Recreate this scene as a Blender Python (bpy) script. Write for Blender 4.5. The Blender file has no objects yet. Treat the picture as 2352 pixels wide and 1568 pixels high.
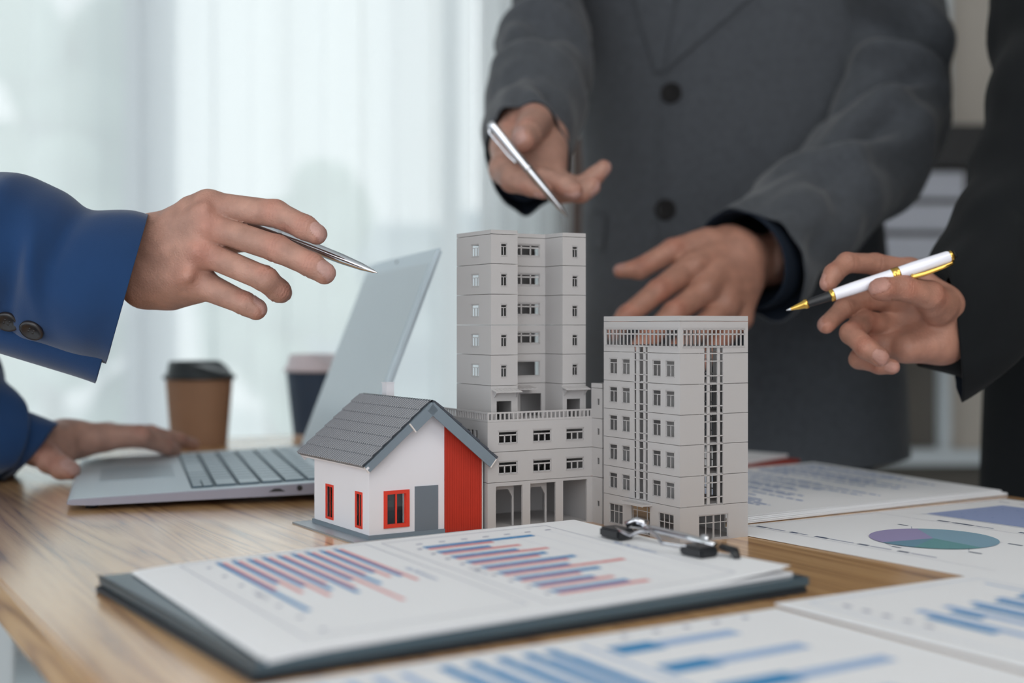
import bpy, bmesh, math, random
import numpy as np
from mathutils import Vector, Matrix, noise
from mathutils.bvhtree import BVHTree

# ------------------------------------------------------------------ camera, world, lights, exposure
sc = bpy.context.scene
col = sc.collection
F, CX, HY = 3000.0, 1176.0, 745.0          # focal length (px of a 2352 wide frame), centre column, horizon row
TZ = 0.75                                   # table top height
HC = 0.14                                   # camera above the table top
CZ = TZ + HC
cd = bpy.data.cameras.new('camera'); cam = bpy.data.objects.new('camera', cd); col.objects.link(cam)
cd.sensor_width = 36.0; cd.lens = 36.0 * F / 2352.0
cd.shift_y = -(784.0 - HY) / 2352.0
cam.location = (0, 0, CZ); cam.rotation_euler = (math.pi / 2, 0, 0)
cd.clip_start = 0.02; cd.clip_end = 200
cd.dof.use_dof = True; cd.dof.focus_distance = 0.875; cd.dof.aperture_fstop = 3.6
sc.camera = cam
w = bpy.data.worlds.new('overcast_sky'); sc.world = w; w.use_nodes = True
w.node_tree.nodes['Background'].inputs[0].default_value = (0.935, 0.97, 0.995, 1)
w.node_tree.nodes['Background'].inputs[1].default_value = 2.55
sc.view_settings.view_transform = 'Standard'; sc.view_settings.look = 'None'
sc.view_settings.exposure = -0.1; sc.view_settings.gamma = 1.0; sc.view_settings.use_curve_mapping = False
sc.cycles.max_bounces = 8; sc.cycles.transparent_max_bounces = 16
sc.cycles.use_denoising = True

def area(name, loc, rot, sx, sy, power, color):
    l = bpy.data.lights.new(name, 'AREA'); l.shape = 'RECTANGLE'; l.size = sx; l.size_y = sy
    l.energy = power; l.color = color
    o = bpy.data.objects.new(name, l); o.location = loc; o.rotation_euler = rot; col.objects.link(o); return o
area('ceiling_fill_light', (0.9, -0.7, 2.66), (0, 0, 0), 1.8, 1.2, 22, (1.0, 0.94, 0.88))  # added fill lamp overhead, unseen, brightens the camera-facing sides

# ------------------------------------------------------------------ helpers
def P(px, py, D):
    return Vector(((px - CX) / F * D, D, CZ - (py - HY) / F * D))
def srgb(r, g, b):
    f = lambda c: (c / 255) / 12.92 if c <= 10 else (((c / 255) + 0.055) / 1.055) ** 2.4
    return (f(r), f(g), f(b), 1)
def mat(name, c, rough=0.6, metal=0.0, spec=0.5, bump=0.0, bscale=400.0, vary=0.0, vscale=8.0, sheen=0.0, coat=0.0, vcol=False, sss=0.0):
    m = bpy.data.materials.new(name); m.use_nodes = True
    nt = m.node_tree; b = nt.nodes['Principled BSDF']
    b.inputs['Base Color'].default_value = c
    b.inputs['Roughness'].default_value = rough; b.inputs['Metallic'].default_value = metal
    b.inputs['Specular IOR Level'].default_value = spec
    b.inputs['Sheen Weight'].default_value = sheen; b.inputs['Coat Weight'].default_value = coat
    if sss:
        b.inputs['Subsurface Weight'].default_value = sss
        b.inputs['Subsurface Radius'].default_value = (0.006, 0.002, 0.001); b.inputs['Subsurface Scale'].default_value = 1.0
    tc = nt.nodes.new('ShaderNodeTexCoord')
    src = None
    if vcol:
        a = nt.nodes.new('ShaderNodeVertexColor'); a.layer_name = 'Col'; src = a.outputs[0]
    if vary > 0:
        n = nt.nodes.new('ShaderNodeTexNoise'); n.inputs['Scale'].default_value = vscale; n.inputs['Detail'].default_value = 5
        nt.links.new(tc.outputs['Object'], n.inputs['Vector'])
        mr = nt.nodes.new('ShaderNodeMapRange'); mr.inputs['From Min'].default_value = 0.3; mr.inputs['From Max'].default_value = 0.7
        mr.inputs['To Min'].default_value = 1 - vary; mr.inputs['To Max'].default_value = 1 + vary
        nt.links.new(n.outputs[0], mr.inputs['Value'])
        mx = nt.nodes.new('ShaderNodeVectorMath'); mx.operation = 'MULTIPLY'
        if src is None: mx.inputs[0].default_value = c[:3]
        else: nt.links.new(src, mx.inputs[0])
        nt.links.new(mr.outputs[0], mx.inputs[1]); src = mx.outputs[0]
    if src is not None: nt.links.new(src, b.inputs['Base Color'])
    if bump > 0:
        n2 = nt.nodes.new('ShaderNodeTexNoise'); n2.inputs['Scale'].default_value = bscale; n2.inputs['Detail'].default_value = 3
        nt.links.new(tc.outputs['Object'], n2.inputs['Vector'])
        bp = nt.nodes.new('ShaderNodeBump'); bp.inputs['Strength'].default_value = bump; bp.inputs['Distance'].default_value = 0.0005
        nt.links.new(n2.outputs[0], bp.inputs['Height']); nt.links.new(bp.outputs[0], b.inputs['Normal'])
    return m

M = {}
M['plastic'] = mat('grey_model_plastic', srgb(178, 175, 175), 0.55, spec=0.35, bump=0.06, bscale=900)
M['plastic_dark'] = mat('grey_model_plastic_inside', srgb(110, 109, 109), 0.7, spec=0.2)
M['card_white'] = mat('white_card', srgb(222, 221, 227), 0.75, spec=0.25, bump=0.05, vary=0.015)
M['card_edge'] = mat('card_cut_edge', srgb(215, 208, 205), 0.85)
M['card_grey'] = mat('blue_grey_card', srgb(118, 130, 140), 0.7, spec=0.3)
M['card_door'] = mat('slate_grey_card', srgb(108, 117, 127), 0.7, spec=0.3)
M['red_paint'] = mat('red_frame', srgb(215, 62, 45), 0.5, spec=0.4)
M['red_clad'] = mat('red_cladding', srgb(178, 48, 32), 0.55, spec=0.35, vary=0.05, vscale=60)
M['roof'] = mat('grey_roof_tile', srgb(98, 102, 110), 0.3, spec=0.9)
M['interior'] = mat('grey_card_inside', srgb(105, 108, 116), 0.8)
M['metal_plate'] = mat('brushed_base_plate', srgb(160, 168, 176), 0.35, metal=0.4)
M['paper'] = mat('white_paper', srgb(240, 241, 244), 0.6, spec=0.3)
M['paper_edge'] = mat('paper_stack_edge', srgb(205, 206, 222), 0.8)
M['ink_blue'] = mat('blue_print', srgb(58, 140, 196), 0.6)
M['ink_light'] = mat('light_blue_print', srgb(160, 188, 225), 0.6)
M['ink_red'] = mat('salmon_print', srgb(228, 150, 150), 0.6)
M['ink_grey'] = mat('grey_print', srgb(150, 155, 178), 0.6)
M['ink_dark'] = mat('navy_print', srgb(72, 84, 112), 0.6)
M['ink_text'] = mat('blue_text_print', srgb(80, 122, 182), 0.6)
M['pie_purple'] = mat('purple_print', srgb(158, 150, 190), 0.6)
M['pie_blue'] = mat('pie_blue_print', srgb(134, 168, 188), 0.6)
M['pie_teal'] = mat('pie_teal_print', srgb(105, 155, 160), 0.6)
M['pie_mid'] = mat('pie_steel_print', srgb(110, 148, 170), 0.6)
M['chart_fill'] = mat('chart_area_print', srgb(150, 165, 205), 0.6)
M['board'] = mat('dark_clipboard', srgb(66, 84, 94), 0.28, spec=0.6, bump=0.1, bscale=500)
M['board_edge'] = mat('clipboard_binding', srgb(30, 38, 46), 0.5)
M['chrome'] = mat('chrome', srgb(205, 205, 210), 0.16, metal=1.0)
M['steel'] = mat('polished_steel', srgb(222, 224, 230), 0.13, metal=1.0)
M['gold'] = mat('gold', srgb(226, 184, 96), 0.2, metal=1.0)
M['black_plastic'] = mat('black_plastic', srgb(30, 32, 36), 0.4)
M['white_lacquer'] = mat('white_lacquer', srgb(236, 236, 246), 0.18, coat=0.6)
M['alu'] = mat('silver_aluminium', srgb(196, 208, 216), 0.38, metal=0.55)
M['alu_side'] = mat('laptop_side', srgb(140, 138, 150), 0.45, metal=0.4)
M['key'] = mat('laptop_key', srgb(168, 186, 196), 0.4, spec=0.5)
M['well_and_key_shade'] = mat('keyboard_well', srgb(84, 102, 114), 0.6)  # well colour, also put on the key sides as painted shade
M['pad'] = mat('touchpad', srgb(158, 176, 186), 0.3, metal=0.3)
M['dark'] = mat('dark_port', srgb(25, 25, 28), 0.6)
M['kraft'] = mat('kraft_paper_cup', srgb(152, 118, 94), 0.75, vary=0.04, vscale=40)
M['lid_black'] = mat('black_cup_lid', srgb(32, 38, 42), 0.4)
M['cup_navy'] = mat('navy_paper_cup', srgb(52, 70, 92), 0.6)
M['lid_pale'] = mat('pale_cup_lid', srgb(205, 192, 196), 0.5)
M['cup_base'] = mat('tan_cup_base', srgb(205, 180, 160), 0.7)
M['navy'] = mat('navy_suit_cloth', srgb(20, 52, 92), 0.85, spec=0.2, sheen=0.25, bump=0.25, bscale=1500, vary=0.06, vscale=30)
M['navy_lining'] = mat('navy_suit_inside', srgb(26, 38, 56), 0.9, spec=0.1)
M['greysuit'] = mat('grey_suit_cloth', srgb(68, 71, 76), 0.9, spec=0.12, sheen=0.16, bump=0.35, bscale=900, vary=0.12, vscale=140)
M['blacksuit'] = mat('black_suit_cloth', srgb(24, 26, 28), 0.9, spec=0.08, sheen=0.04, bump=0.2, bscale=900)
M['shirt_dark'] = mat('dark_shirt_cloth', srgb(24, 32, 44), 0.85, spec=0.2)
M['button'] = mat('dark_button', srgb(30, 26, 28), 0.35, spec=0.6)
M['button_dark'] = mat('charcoal_button', srgb(22, 21, 22), 0.7, spec=0.2)
M['skin'] = mat('skin', (0.5, 0.3, 0.2, 1), 0.48, spec=0.4, vcol=True, bump=0.9, bscale=650, vary=0.17, vscale=85, sss=0.10)
M['trouser'] = mat('dark_trousers', srgb(30, 31, 35), 0.9)
M['shoe'] = mat('black_shoe', srgb(18, 18, 19), 0.35)
M['wall'] = mat('taupe_wall', srgb(98, 93, 87), 0.9, vary=0.02)
M['wall_light'] = mat('beige_wall_panel', srgb(190, 182, 172), 0.9, vary=0.02)
M['frame_white'] = mat('white_trim', srgb(205, 212, 216), 0.6)
M['louvre'] = mat('pale_grey_drawer', srgb(186, 188, 198), 0.6)
M['cabinet_black'] = mat('black_cabinet_top', srgb(34, 34, 36), 0.5)
M['ceiling'] = mat('ceiling_paint', srgb(215, 215, 213), 0.95)
M['floor'] = mat('grey_floor', srgb(218, 228, 234), 0.25, vary=0.05, vscale=3)
M['window_frame'] = mat('window_frame', srgb(228, 238, 250), 0.6)
M['post'] = mat('brown_post', srgb(104, 88, 82), 0.7)
M['folder_red'] = mat('red_folder', srgb(170, 60, 45), 0.6)
M['leaf'] = mat('hazed_tree_leaves', srgb(165, 185, 172), 0.9, vary=0.2, vscale=2)  # leaf colour paled, outdoor haze painted in
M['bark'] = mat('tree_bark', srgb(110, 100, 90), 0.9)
M['far_wall'] = mat('hazed_far_wall', srgb(170, 185, 195), 0.9)  # wall colour paled too, stands in for haze
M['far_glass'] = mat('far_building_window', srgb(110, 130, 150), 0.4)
M['ground'] = mat('outdoor_ground', srgb(190, 200, 200), 0.95, vary=0.1, vscale=0.3)
M['screen'] = mat('pale_laptop_display', srgb(176, 190, 198), 0.3, spec=0.5)
M['skin_nail'] = M['skin']

def wood_mat(name, ang):
    m = bpy.data.materials.new(name); m.use_nodes = True; nt = m.node_tree; b = nt.nodes['Principled BSDF']
    tc = nt.nodes.new('ShaderNodeTexCoord'); mp = nt.nodes.new('ShaderNodeMapping'); mp.vector_type = 'TEXTURE'
    mp.inputs['Rotation'].default_value = (0, 0, ang); mp.inputs['Scale'].default_value = (1.0, 0.045, 0.045)
    nt.links.new(tc.outputs['Object'], mp.inputs['Vector'])
    # broad cathedral figure
    n0 = nt.nodes.new('ShaderNodeTexNoise'); n0.inputs['Scale'].default_value = 0.7; n0.inputs['Detail'].default_value = 2; n0.inputs['Distortion'].default_value = 0.6
    nt.links.new(mp.outputs[0], n0.inputs['Vector'])
    k = nt.nodes.new('ShaderNodeMath'); k.operation = 'MULTIPLY'; k.inputs[1].default_value = 16.0; nt.links.new(n0.outputs[0], k.inputs[0])
    fr = nt.nodes.new('ShaderNodeMath'); fr.operation = 'PINGPONG'; fr.inputs[1].default_value = 0.5; nt.links.new(k.outputs[0], fr.inputs[0])
    n1 = nt.nodes.new('ShaderNodeTexNoise'); n1.inputs['Scale'].default_value = 9; n1.inputs['Detail'].default_value = 6; n1.inputs['Roughness'].default_value = 0.7
    nt.links.new(mp.outputs[0], n1.inputs['Vector'])
    ad = nt.nodes.new('ShaderNodeMath'); ad.operation = 'MULTIPLY_ADD'; ad.inputs[1].default_value = 1.0
    nt.links.new(fr.outputs[0], ad.inputs[0]); nt.links.new(n1.outputs[0], ad.inputs[2])
    cr = nt.nodes.new('ShaderNodeValToRGB'); e = cr.color_ramp.elements
    e[0].position = 0.42; e[0].color = srgb(138, 98, 62); e[1].position = 0.98; e[1].color = srgb(226, 180, 126)
    x = e.new(0.56); x.color = srgb(188, 140, 92); x = e.new(0.75); x.color = srgb(212, 165, 112)
    nt.links.new(ad.outputs[0], cr.inputs[0]); nt.links.new(cr.outputs[0], b.inputs['Base Color'])
    b.inputs['Roughness'].default_value = 0.35; b.inputs['Specular IOR Level'].default_value = 0.5
    b.inputs['Coat Weight'].default_value = 1.0; b.inputs['Coat Roughness'].default_value = 0.18; b.inputs['Coat IOR'].default_value = 1.85
    bp = nt.nodes.new('ShaderNodeBump'); bp.inputs['Strength'].default_value = 0.25; bp.inputs['Distance'].default_value = 0.0004
    nt.links.new(ad.outputs[0], bp.inputs['Height']); nt.links.new(bp.outputs[0], b.inputs['Normal'])
    return m
M['wood'] = wood_mat('oak_veneer', math.radians(-60.1 + 90 + 90))

def sheer_mat():
    m = bpy.data.materials.new('sheer_curtain_cloth'); m.use_nodes = True; nt = m.node_tree; nt.nodes.clear()
    o = nt.nodes.new('ShaderNodeOutputMaterial'); t = nt.nodes.new('ShaderNodeBsdfTransparent'); tr = nt.nodes.new('ShaderNodeBsdfTranslucent')
    d = nt.nodes.new('ShaderNodeBsdfDiffuse'); m1 = nt.nodes.new('ShaderNodeMixShader'); m2 = nt.nodes.new('ShaderNodeMixShader')
    tr.inputs[0].default_value = (0.95, 0.955, 0.955, 1); d.inputs[0].default_value = (0.9, 0.92, 0.94, 1)
    m1.inputs[0].default_value = 0.22; m2.inputs[0].default_value = 0.88
    nt.links.new(tr.outputs[0], m1.inputs[1]); nt.links.new(d.outputs[0], m1.inputs[2])
    nt.links.new(t.outputs[0], m2.inputs[1]); nt.links.new(m1.outputs[0], m2.inputs[2]); nt.links.new(m2.outputs[0], o.inputs[0])
    return m
M['sheer'] = sheer_mat()
def glass_mat():
    m = bpy.data.materials.new('window_glass'); m.use_nodes = True; nt = m.node_tree; nt.nodes.clear()
    o = nt.nodes.new('ShaderNodeOutputMaterial'); t = nt.nodes.new('ShaderNodeBsdfTransparent'); g = nt.nodes.new('ShaderNodeBsdfGlossy')
    t.inputs[0].default_value = (0.97, 0.985, 0.98, 1); g.inputs['Roughness'].default_value = 0.02
    x = nt.nodes.new('ShaderNodeMixShader'); fz = nt.nodes.new('ShaderNodeFresnel'); fz.inputs[0].default_value = 1.45
    nt.links.new(fz.outputs[0], x.inputs[0]); nt.links.new(t.outputs[0], x.inputs[1]); nt.links.new(g.outputs[0], x.inputs[2]); nt.links.new(x.outputs[0], o.inputs[0])
    return m
M['glass'] = glass_mat()

def link(name, me, m=None, parent=None, smooth=False, **tags):
    o = bpy.data.objects.new(name, me); col.objects.link(o)
    if m is not None:
        for k in (m if isinstance(m, (list, tuple)) else [m]): me.materials.append(M[k])
    if parent is not None: o.parent = parent
    if smooth:
        for p in me.polygons: p.use_smooth = True
    for k, v in tags.items(): o[k] = v
    return o
def from_bm(name, bm, m=None, parent=None, smooth=False, **tags):
    me = bpy.data.meshes.new(name); bmesh.ops.recalc_face_normals(bm, faces=bm.faces) if tags.pop('fixn', True) else None
    bm.to_mesh(me); bm.free(); return link(name, me, m, parent, smooth, **tags)
def empty(name, loc=(0, 0, 0), parent=None, **tags):
    o = bpy.data.objects.new(name, None); col.objects.link(o); o.location = loc; o.empty_display_size = 0.02
    if parent is not None: o.parent = parent
    for k, v in tags.items(): o[k] = v
    return o
def addbox(bm, o, du, dv, dw, mi=0):
    """box from corner o along three edge vectors"""
    o, du, dv, dw = Vector(o), Vector(du), Vector(dv), Vector(dw)
    v = [bm.verts.new(o + a * du + b * dv + c * dw) for c in (0, 1) for b in (0, 1) for a in (0, 1)]
    for q in ((0, 2, 3, 1), (4, 5, 7, 6), (0, 1, 5, 4), (2, 6, 7, 3), (0, 4, 6, 2), (1, 3, 7, 5)):
        f = bm.faces.new([v[i] for i in q]); f.material_index = mi
def bbox(bm, x0, x1, y0, y1, z0, z1, mi=0):
    addbox(bm, (x0, y0, z0), (x1 - x0, 0, 0), (0, y1 - y0, 0), (0, 0, z1 - z0), mi)
def box_obj(name, x0, x1, y0, y1, z0, z1, m, parent=None, bevel=0, **tags):
    bm = bmesh.new(); bbox(bm, x0, x1, y0, y1, z0, z1)
    if bevel: bmesh.ops.bevel(bm, geom=bm.edges[:], offset=bevel, segments=2, affect='EDGES', profile=0.6)
    return from_bm(name, bm, m, parent, **tags)
def lathe(bm, prof, n=48, O=(0, 0, 0), ax=(0, 0, 1), mi=0, mis=None):
    ax = Vector(ax).normalized(); a = ax.orthogonal().normalized(); b = ax.cross(a); O = Vector(O)
    rings = []
    for (r, h) in prof:
        if r < 1e-7: rings.append([bm.verts.new(O + ax * h)])
        else: rings.append([bm.verts.new(O + ax * h + (a * math.cos(t) + b * math.sin(t)) * r) for t in [2 * math.pi * i / n for i in range(n)]])
    for k in range(len(rings) - 1):
        A, B = rings[k], rings[k + 1]
        for i in range(n):
            j = (i + 1) % n
            if len(A) == 1 and len(B) == 1: continue
            f = bm.faces.new([A[0], B[j], B[i]] if len(A) == 1 else [A[i], A[j], B[0]] if len(B) == 1 else [A[i], A[j], B[j], B[i]])
            f.material_index = mis[k] if mis else mi; f.smooth = True
def tube(bm, pts, r, n=10, mi=0, flat=1.0):
    pts = [Vector(p) for p in pts]; rings = []
    up = Vector((0, 0, 1))
    for i, p in enumerate(pts):
        t = (pts[min(i + 1, len(pts) - 1)] - pts[max(i - 1, 0)]).normalized()
        a = t.cross(up)
        if a.length < 1e-3: a = t.cross(Vector((1, 0, 0)))
        a.normalize(); b = t.cross(a)
        rr = r[i] if isinstance(r, (list, tuple)) else r
        rings.append([bm.verts.new(p + (a * math.cos(2 * math.pi * k / n) + b * math.sin(2 * math.pi * k / n) * flat) * rr) for k in range(n)])
    for A, B in zip(rings, rings[1:]):
        for i in range(n):
            f = bm.faces.new([A[i], A[(i + 1) % n], B[(i + 1) % n], B[i]]); f.smooth = True; f.material_index = mi
    for R in (rings[0], rings[-1]):
        f = bm.faces.new(R); f.material_index = mi
def prism(bm, poly, O, ex, ey, ez, d, mi=0):
    """extrude 2-D polygon (in ex,ez plane) by d along ey"""
    O, ex, ey, ez = Vector(O), Vector(ex), Vector(ey), Vector(ez)
    a = [bm.verts.new(O + ex * x + ez * z) for x, z in poly]; b = [bm.verts.new(O + ex * x + ez * z + ey * d) for x, z in poly]
    bm.faces.new(a).material_index = mi; bm.faces.new(b[::-1]).material_index = mi
    for i in range(len(a)):
        j = (i + 1) % len(a); bm.faces.new([a[i], b[i], b[j], a[j]]).material_index = mi
def panel(bm, O, du, dn, W, z0, z1, holes, th, mi=0, extra_u=(), extra_z=()):
    """upright wall panel with rectangular openings; dn points inward"""
    O, du, dn = Vector(O), Vector(du), Vector(dn)
    us = sorted({0, W, *[min(max(h[i], 0), W) for h in holes for i in (0, 1)], *extra_u})
    zs = sorted({z0, z1, *[min(max(h[i], z0), z1) for h in holes for i in (2, 3)], *extra_z})
    def solid(i, j):
        if i < 0 or j < 0 or i >= len(us) - 1 or j >= len(zs) - 1: return False
        u, z = (us[i] + us[i + 1]) / 2, (zs[j] + zs[j + 1]) / 2
        return not any(h[0] < u < h[1] and h[2] < z < h[3] for h in holes)
    cache = {}
    def V(i, j, s):
        if (i, j, s) not in cache: cache[(i, j, s)] = bm.verts.new(O + du * us[i] + dn * (th * s) + Vector((0, 0, zs[j])))
        return cache[(i, j, s)]
    for i in range(len(us) - 1):
        for j in range(len(zs) - 1):
            if not solid(i, j): continue
            fs = [[V(i, j, 0), V(i + 1, j, 0), V(i + 1, j + 1, 0), V(i, j + 1, 0)], [V(i, j, 1), V(i, j + 1, 1), V(i + 1, j + 1, 1), V(i + 1, j, 1)]]
            if i and not solid(i - 1, j): fs.append([V(i, j, 0), V(i, j + 1, 0), V(i, j + 1, 1), V(i, j, 1)])
            if i < len(us) - 2 and not solid(i + 1, j): fs.append([V(i + 1, j, 0), V(i + 1, j, 1), V(i + 1, j + 1, 1), V(i + 1, j + 1, 0)])
            if not solid(i, j - 1): fs.append([V(i, j, 0), V(i, j, 1), V(i + 1, j, 1), V(i + 1, j, 0)])
            if not solid(i, j + 1): fs.append([V(i, j + 1, 0), V(i + 1, j + 1, 0), V(i + 1, j + 1, 1), V(i, j + 1, 1)])
            for f in fs:
                try: bm.faces.new(f).material_index = mi
                except ValueError: pass

# ------------------------------------------------------------------ the room
BY = 3.5
def wx(px): return (px - CX) / F * BY
WL, WR, WB, WT = -2.85, wx(1295), 0.25, 2.45
bm = bmesh.new()
panel(bm, (-3.2, BY, 0), (1, 0, 0), (0, 1, 0), 5.2, 0, 2.8, [(WL + 3.2, WR + 3.2, WB, WT)], 0.15)
from_bm('wall_back', bm, 'wall', kind='structure')
bm = bmesh.new()
panel(bm, (-3.2, -2.5, 0), (0, 1, 0), (-1, 0, 0), 6.0, 0, 2.8, [(0.6, 5.4, 0.4, 2.45)], 0.15)
from_bm('wall_left', bm, 'wall_light', kind='structure')
box_obj('wall_right', 2.0, 2.15, -2.5, 3.65, 0, 2.8, 'wall', kind='structure')
box_obj('floor', -3.2, 2.0, -2.5, 3.5, -0.08, 0.0, 'floor', kind='structure')
box_obj('ceiling', -3.35, 2.15, -2.5, 3.65, 2.8, 2.9, 'ceiling', kind='structure')
def window(name, x0, x1, z0, z1, y, muls, axis='x'):
    bm = bmesh.new(); t = 0.05
    def b(a0, a1, c0, c1):
        if axis == 'x': bbox(bm, a0, a1, y, y + 0.05, c0, c1)
        else: bbox(bm, y - 0.05, y, a0, a1, c0, c1)
    b(x0, x1, z0, z0 + t); b(x0, x1, z1 - t, z1); b(x0, x0 + t, z0 + t, z1 - t); b(x1 - t, x1, z0 + t, z1 - t)
    for m0, m1 in muls: b(m0, m1, z0 + t, z1 - t)
    f = from_bm(name, bm, 'window_frame', kind='structure')
    edges = [x0 + t] + [e for m in muls for e in m] + [x1 - t]
    for a, c in zip(edges[::2], edges[1::2]):
        if axis == 'x': box_obj('pane', a, c, y + 0.02, y + 0.026, z0 + t, z1 - t, 'glass', f)
        else: box_obj('pane', y - 0.026, y - 0.02, a, c, z0 + t, z1 - t, 'glass', f)
    return f
window('window_1', WL, WR, WB, WT, BY + 0.05, [(wx(-900), wx(-820)), (wx(272), wx(385)), (wx(1012), wx(1052))])
window('window_2', -1.9, 2.9, 0.4, 2.45, -3.25, [(-0.35, -0.27), (1.25, 1.33)], 'y')
# trims on the right
def btrim(name, x0, x1, y0, y1, z0, z1, m): return box_obj(name, x0, x1, y0, y1, z0, z1, m, kind='structure')
def bz(py, D=BY): return CZ - (py - HY) / F * D
bm = bmesh.new(); bbox(bm, wx(2165), wx(2480), BY - 0.02, BY, bz(1035), 2.6); from_bm('trim_1', bm, 'wall_light', kind='structure')
btrim('trim_2', wx(2150), wx(2172), BY - 0.045, BY - 0.0, bz(1035), 2.6, 'frame_white')
btrim('trim_3', wx(1700), wx(2520), BY - 0.06, BY - 0.0, bz(1062), bz(1028), 'frame_white')
btrim('trim_4', wx(2300), wx(2520), BY - 0.035, BY - 0.0, bz(1028), 2.6, 'wall')
btrim('baseboard_back', WR, 2.0, BY - 0.015, BY, 0, 0.09, 'frame_white')
# brown post by the curtain end (narrow pilaster with a pale cap)
btrim('trim_5', wx(1272), wx(1338), BY - 0.16, BY - 0.1, 0.0, bz(330), 'post')
btrim('trim_6', wx(1322), wx(1350), BY - 0.15, BY - 0.11, bz(330), bz(262), 'frame_white')

# curtains: gathered sheer cloth hung on a rail
def curtain(name, x0, x1, y, amp, wl, label, seed, nx, pleat=0.35):
    rnd = random.Random(seed); bm = bmesh.new(); zs = [0.03 + (2.62 - 0.03) * k / 8 for k in range(9)]
    ph = [rnd.uniform(0, 6.28) for _ in range(6)]
    grid = []
    for z in zs:
        row = []
        for i in range(nx + 1):
            t = i / nx; x = x0 + (x1 - x0) * t
            q = x / wl * 2 * math.pi
            a = amp * (0.75 + 0.35 * math.sin(x * 2.1 + ph[0]))
            yy = y + a * math.sin(q + 0.8 * math.sin(x * 3.3 + ph[1])) + 0.3 * a * math.sin(2.3 * q + ph[2] + z * 0.4)
            xx = x + pleat * wl * math.sin(2 * q + ph[3]) * 0.25
            row.append(bm.verts.new((xx, yy, z)))
        grid.append(row)
    for a, b in zip(grid, grid[1:]):
        for i in range(nx): bm.faces.new([a[i], a[i + 1], b[i + 1], b[i]]).smooth = True
    o = from_bm(name, bm, 'sheer', fixn=False, label=label, category='curtain', group='sheer curtains over the window')
    return o
curtain('sheer_curtain', WL - 0.1, wx(1110), BY - 0.12, 0.014, 0.19, 'wide white sheer curtain filling the bright window', 3, 900)
for k in range(2):
    o = curtain('sheer_curtain', wx(1100), wx(1300), BY - 0.16 - 0.05 * k, 0.02, 0.05, ['narrow gathered sheer curtain bunched at the right end of the window, window-side layer', 'narrow gathered sheer curtain bunched at the right end of the window, room-side layer'][k], 7 + k, 260, 0.5)
bm = bmesh.new(); tube(bm, [(WL - 0.2, BY - 0.12, 2.65), (wx(1320), BY - 0.12, 2.65)], 0.012, 12)
from_bm('curtain_rail', bm, 'frame_white', label='thin white curtain rail above the window', category='rail')

# outside
box_obj('outdoor_ground', -40, 30, 3.9, 60, -3.2, -3.0, 'ground', kind='structure')
def tree(x, y, h, r, seed, label):
    rnd = random.Random(seed); root = empty('tree', (x, y, -3), label=label, category='tree', group='trees outside the window')
    bm = bmesh.new(); tube(bm, [(0, 0, 0), (0.05, 0, h * 0.3), (0, 0, h * 0.6)], [0.2, 0.15, 0.08], 8); from_bm('trunk', bm, 'bark', root)
    bm = bmesh.new()
    for k in range(16):
        a = rnd.uniform(0, 6.28); q = rnd.uniform(0, 0.75) * r
        m4 = Matrix.Translation((math.cos(a) * q, math.sin(a) * q, h * 0.62 + rnd.uniform(-0.3, 0.35) * h)) @ Matrix.Scale(rnd.uniform(0.28, 0.5) * r, 4)
        bmesh.ops.create_icosphere(bm, subdivisions=2, radius=1, matrix=m4)
    for v in bm.verts: v.co += noise.noise_vector(v.co * 1.3) * 0.3
    from_bm('crown', bm, 'leaf', root, smooth=True)
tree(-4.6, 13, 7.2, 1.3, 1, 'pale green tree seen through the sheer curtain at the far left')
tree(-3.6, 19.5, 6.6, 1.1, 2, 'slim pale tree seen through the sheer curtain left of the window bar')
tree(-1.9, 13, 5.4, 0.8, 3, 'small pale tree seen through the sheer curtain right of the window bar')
def far_building(x0, x1, y, z1, label, nw):
    root = empty('far_building', ((x0 + x1) / 2, y, -3), label=label, category='building', group='far buildings outside the window')
    wd = (x1 - x0) / 2
    bm = bmesh.new(); bbox(bm, -wd, wd, 0, 4, 0, z1 + 3); bbox(bm, -wd - .1, wd + .1, -.1, 4.1, z1 + 3, z1 + 3.2); from_bm('wall', bm, 'far_wall', root)
    for i in range(nw):
        for j in range(3):
            x = -wd + (i + 0.5) * 2 * wd / nw; z = z1 + 3 - 1.1 - j * 1.5
            box_obj('window', x - .3, x + .3, -.06, .02, z - .4, z + .4, 'far_glass', root)
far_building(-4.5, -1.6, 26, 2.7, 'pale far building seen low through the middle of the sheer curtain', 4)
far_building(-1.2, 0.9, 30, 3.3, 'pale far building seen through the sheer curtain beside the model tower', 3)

# dark-topped cabinet with pale drawers behind the people
CB = 3.1
def cxp(px): return (px - CX) / F * CB
root = empty('drawer_cabinet', (cxp(2120), CB, 0), label='wall-mounted pale grey drawer cabinet with thick black top, half hidden behind the grey suit', category='cabinet')
root_x = cxp(2120)
x0, x1 = cxp(1990) - root_x, cxp(2215) - root_x
ztop = bz(385, CB)
box_obj('top', x0 - .03, x1 + .25, -0.02, 0.38, ztop, bz(288, CB), 'cabinet_black', root, bevel=.004)
box_obj('body', x0, x1 + .02, 0.02, 0.38, ztop - .34, ztop, 'wall', root)
zz = ztop - 0.01
for k in range(4):
    d = box_obj('drawer', x0 + .01, x1, 0.0, 0.02, zz - 0.063, zz, 'louvre', root, bevel=.003)
    zz -= 0.076
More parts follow.
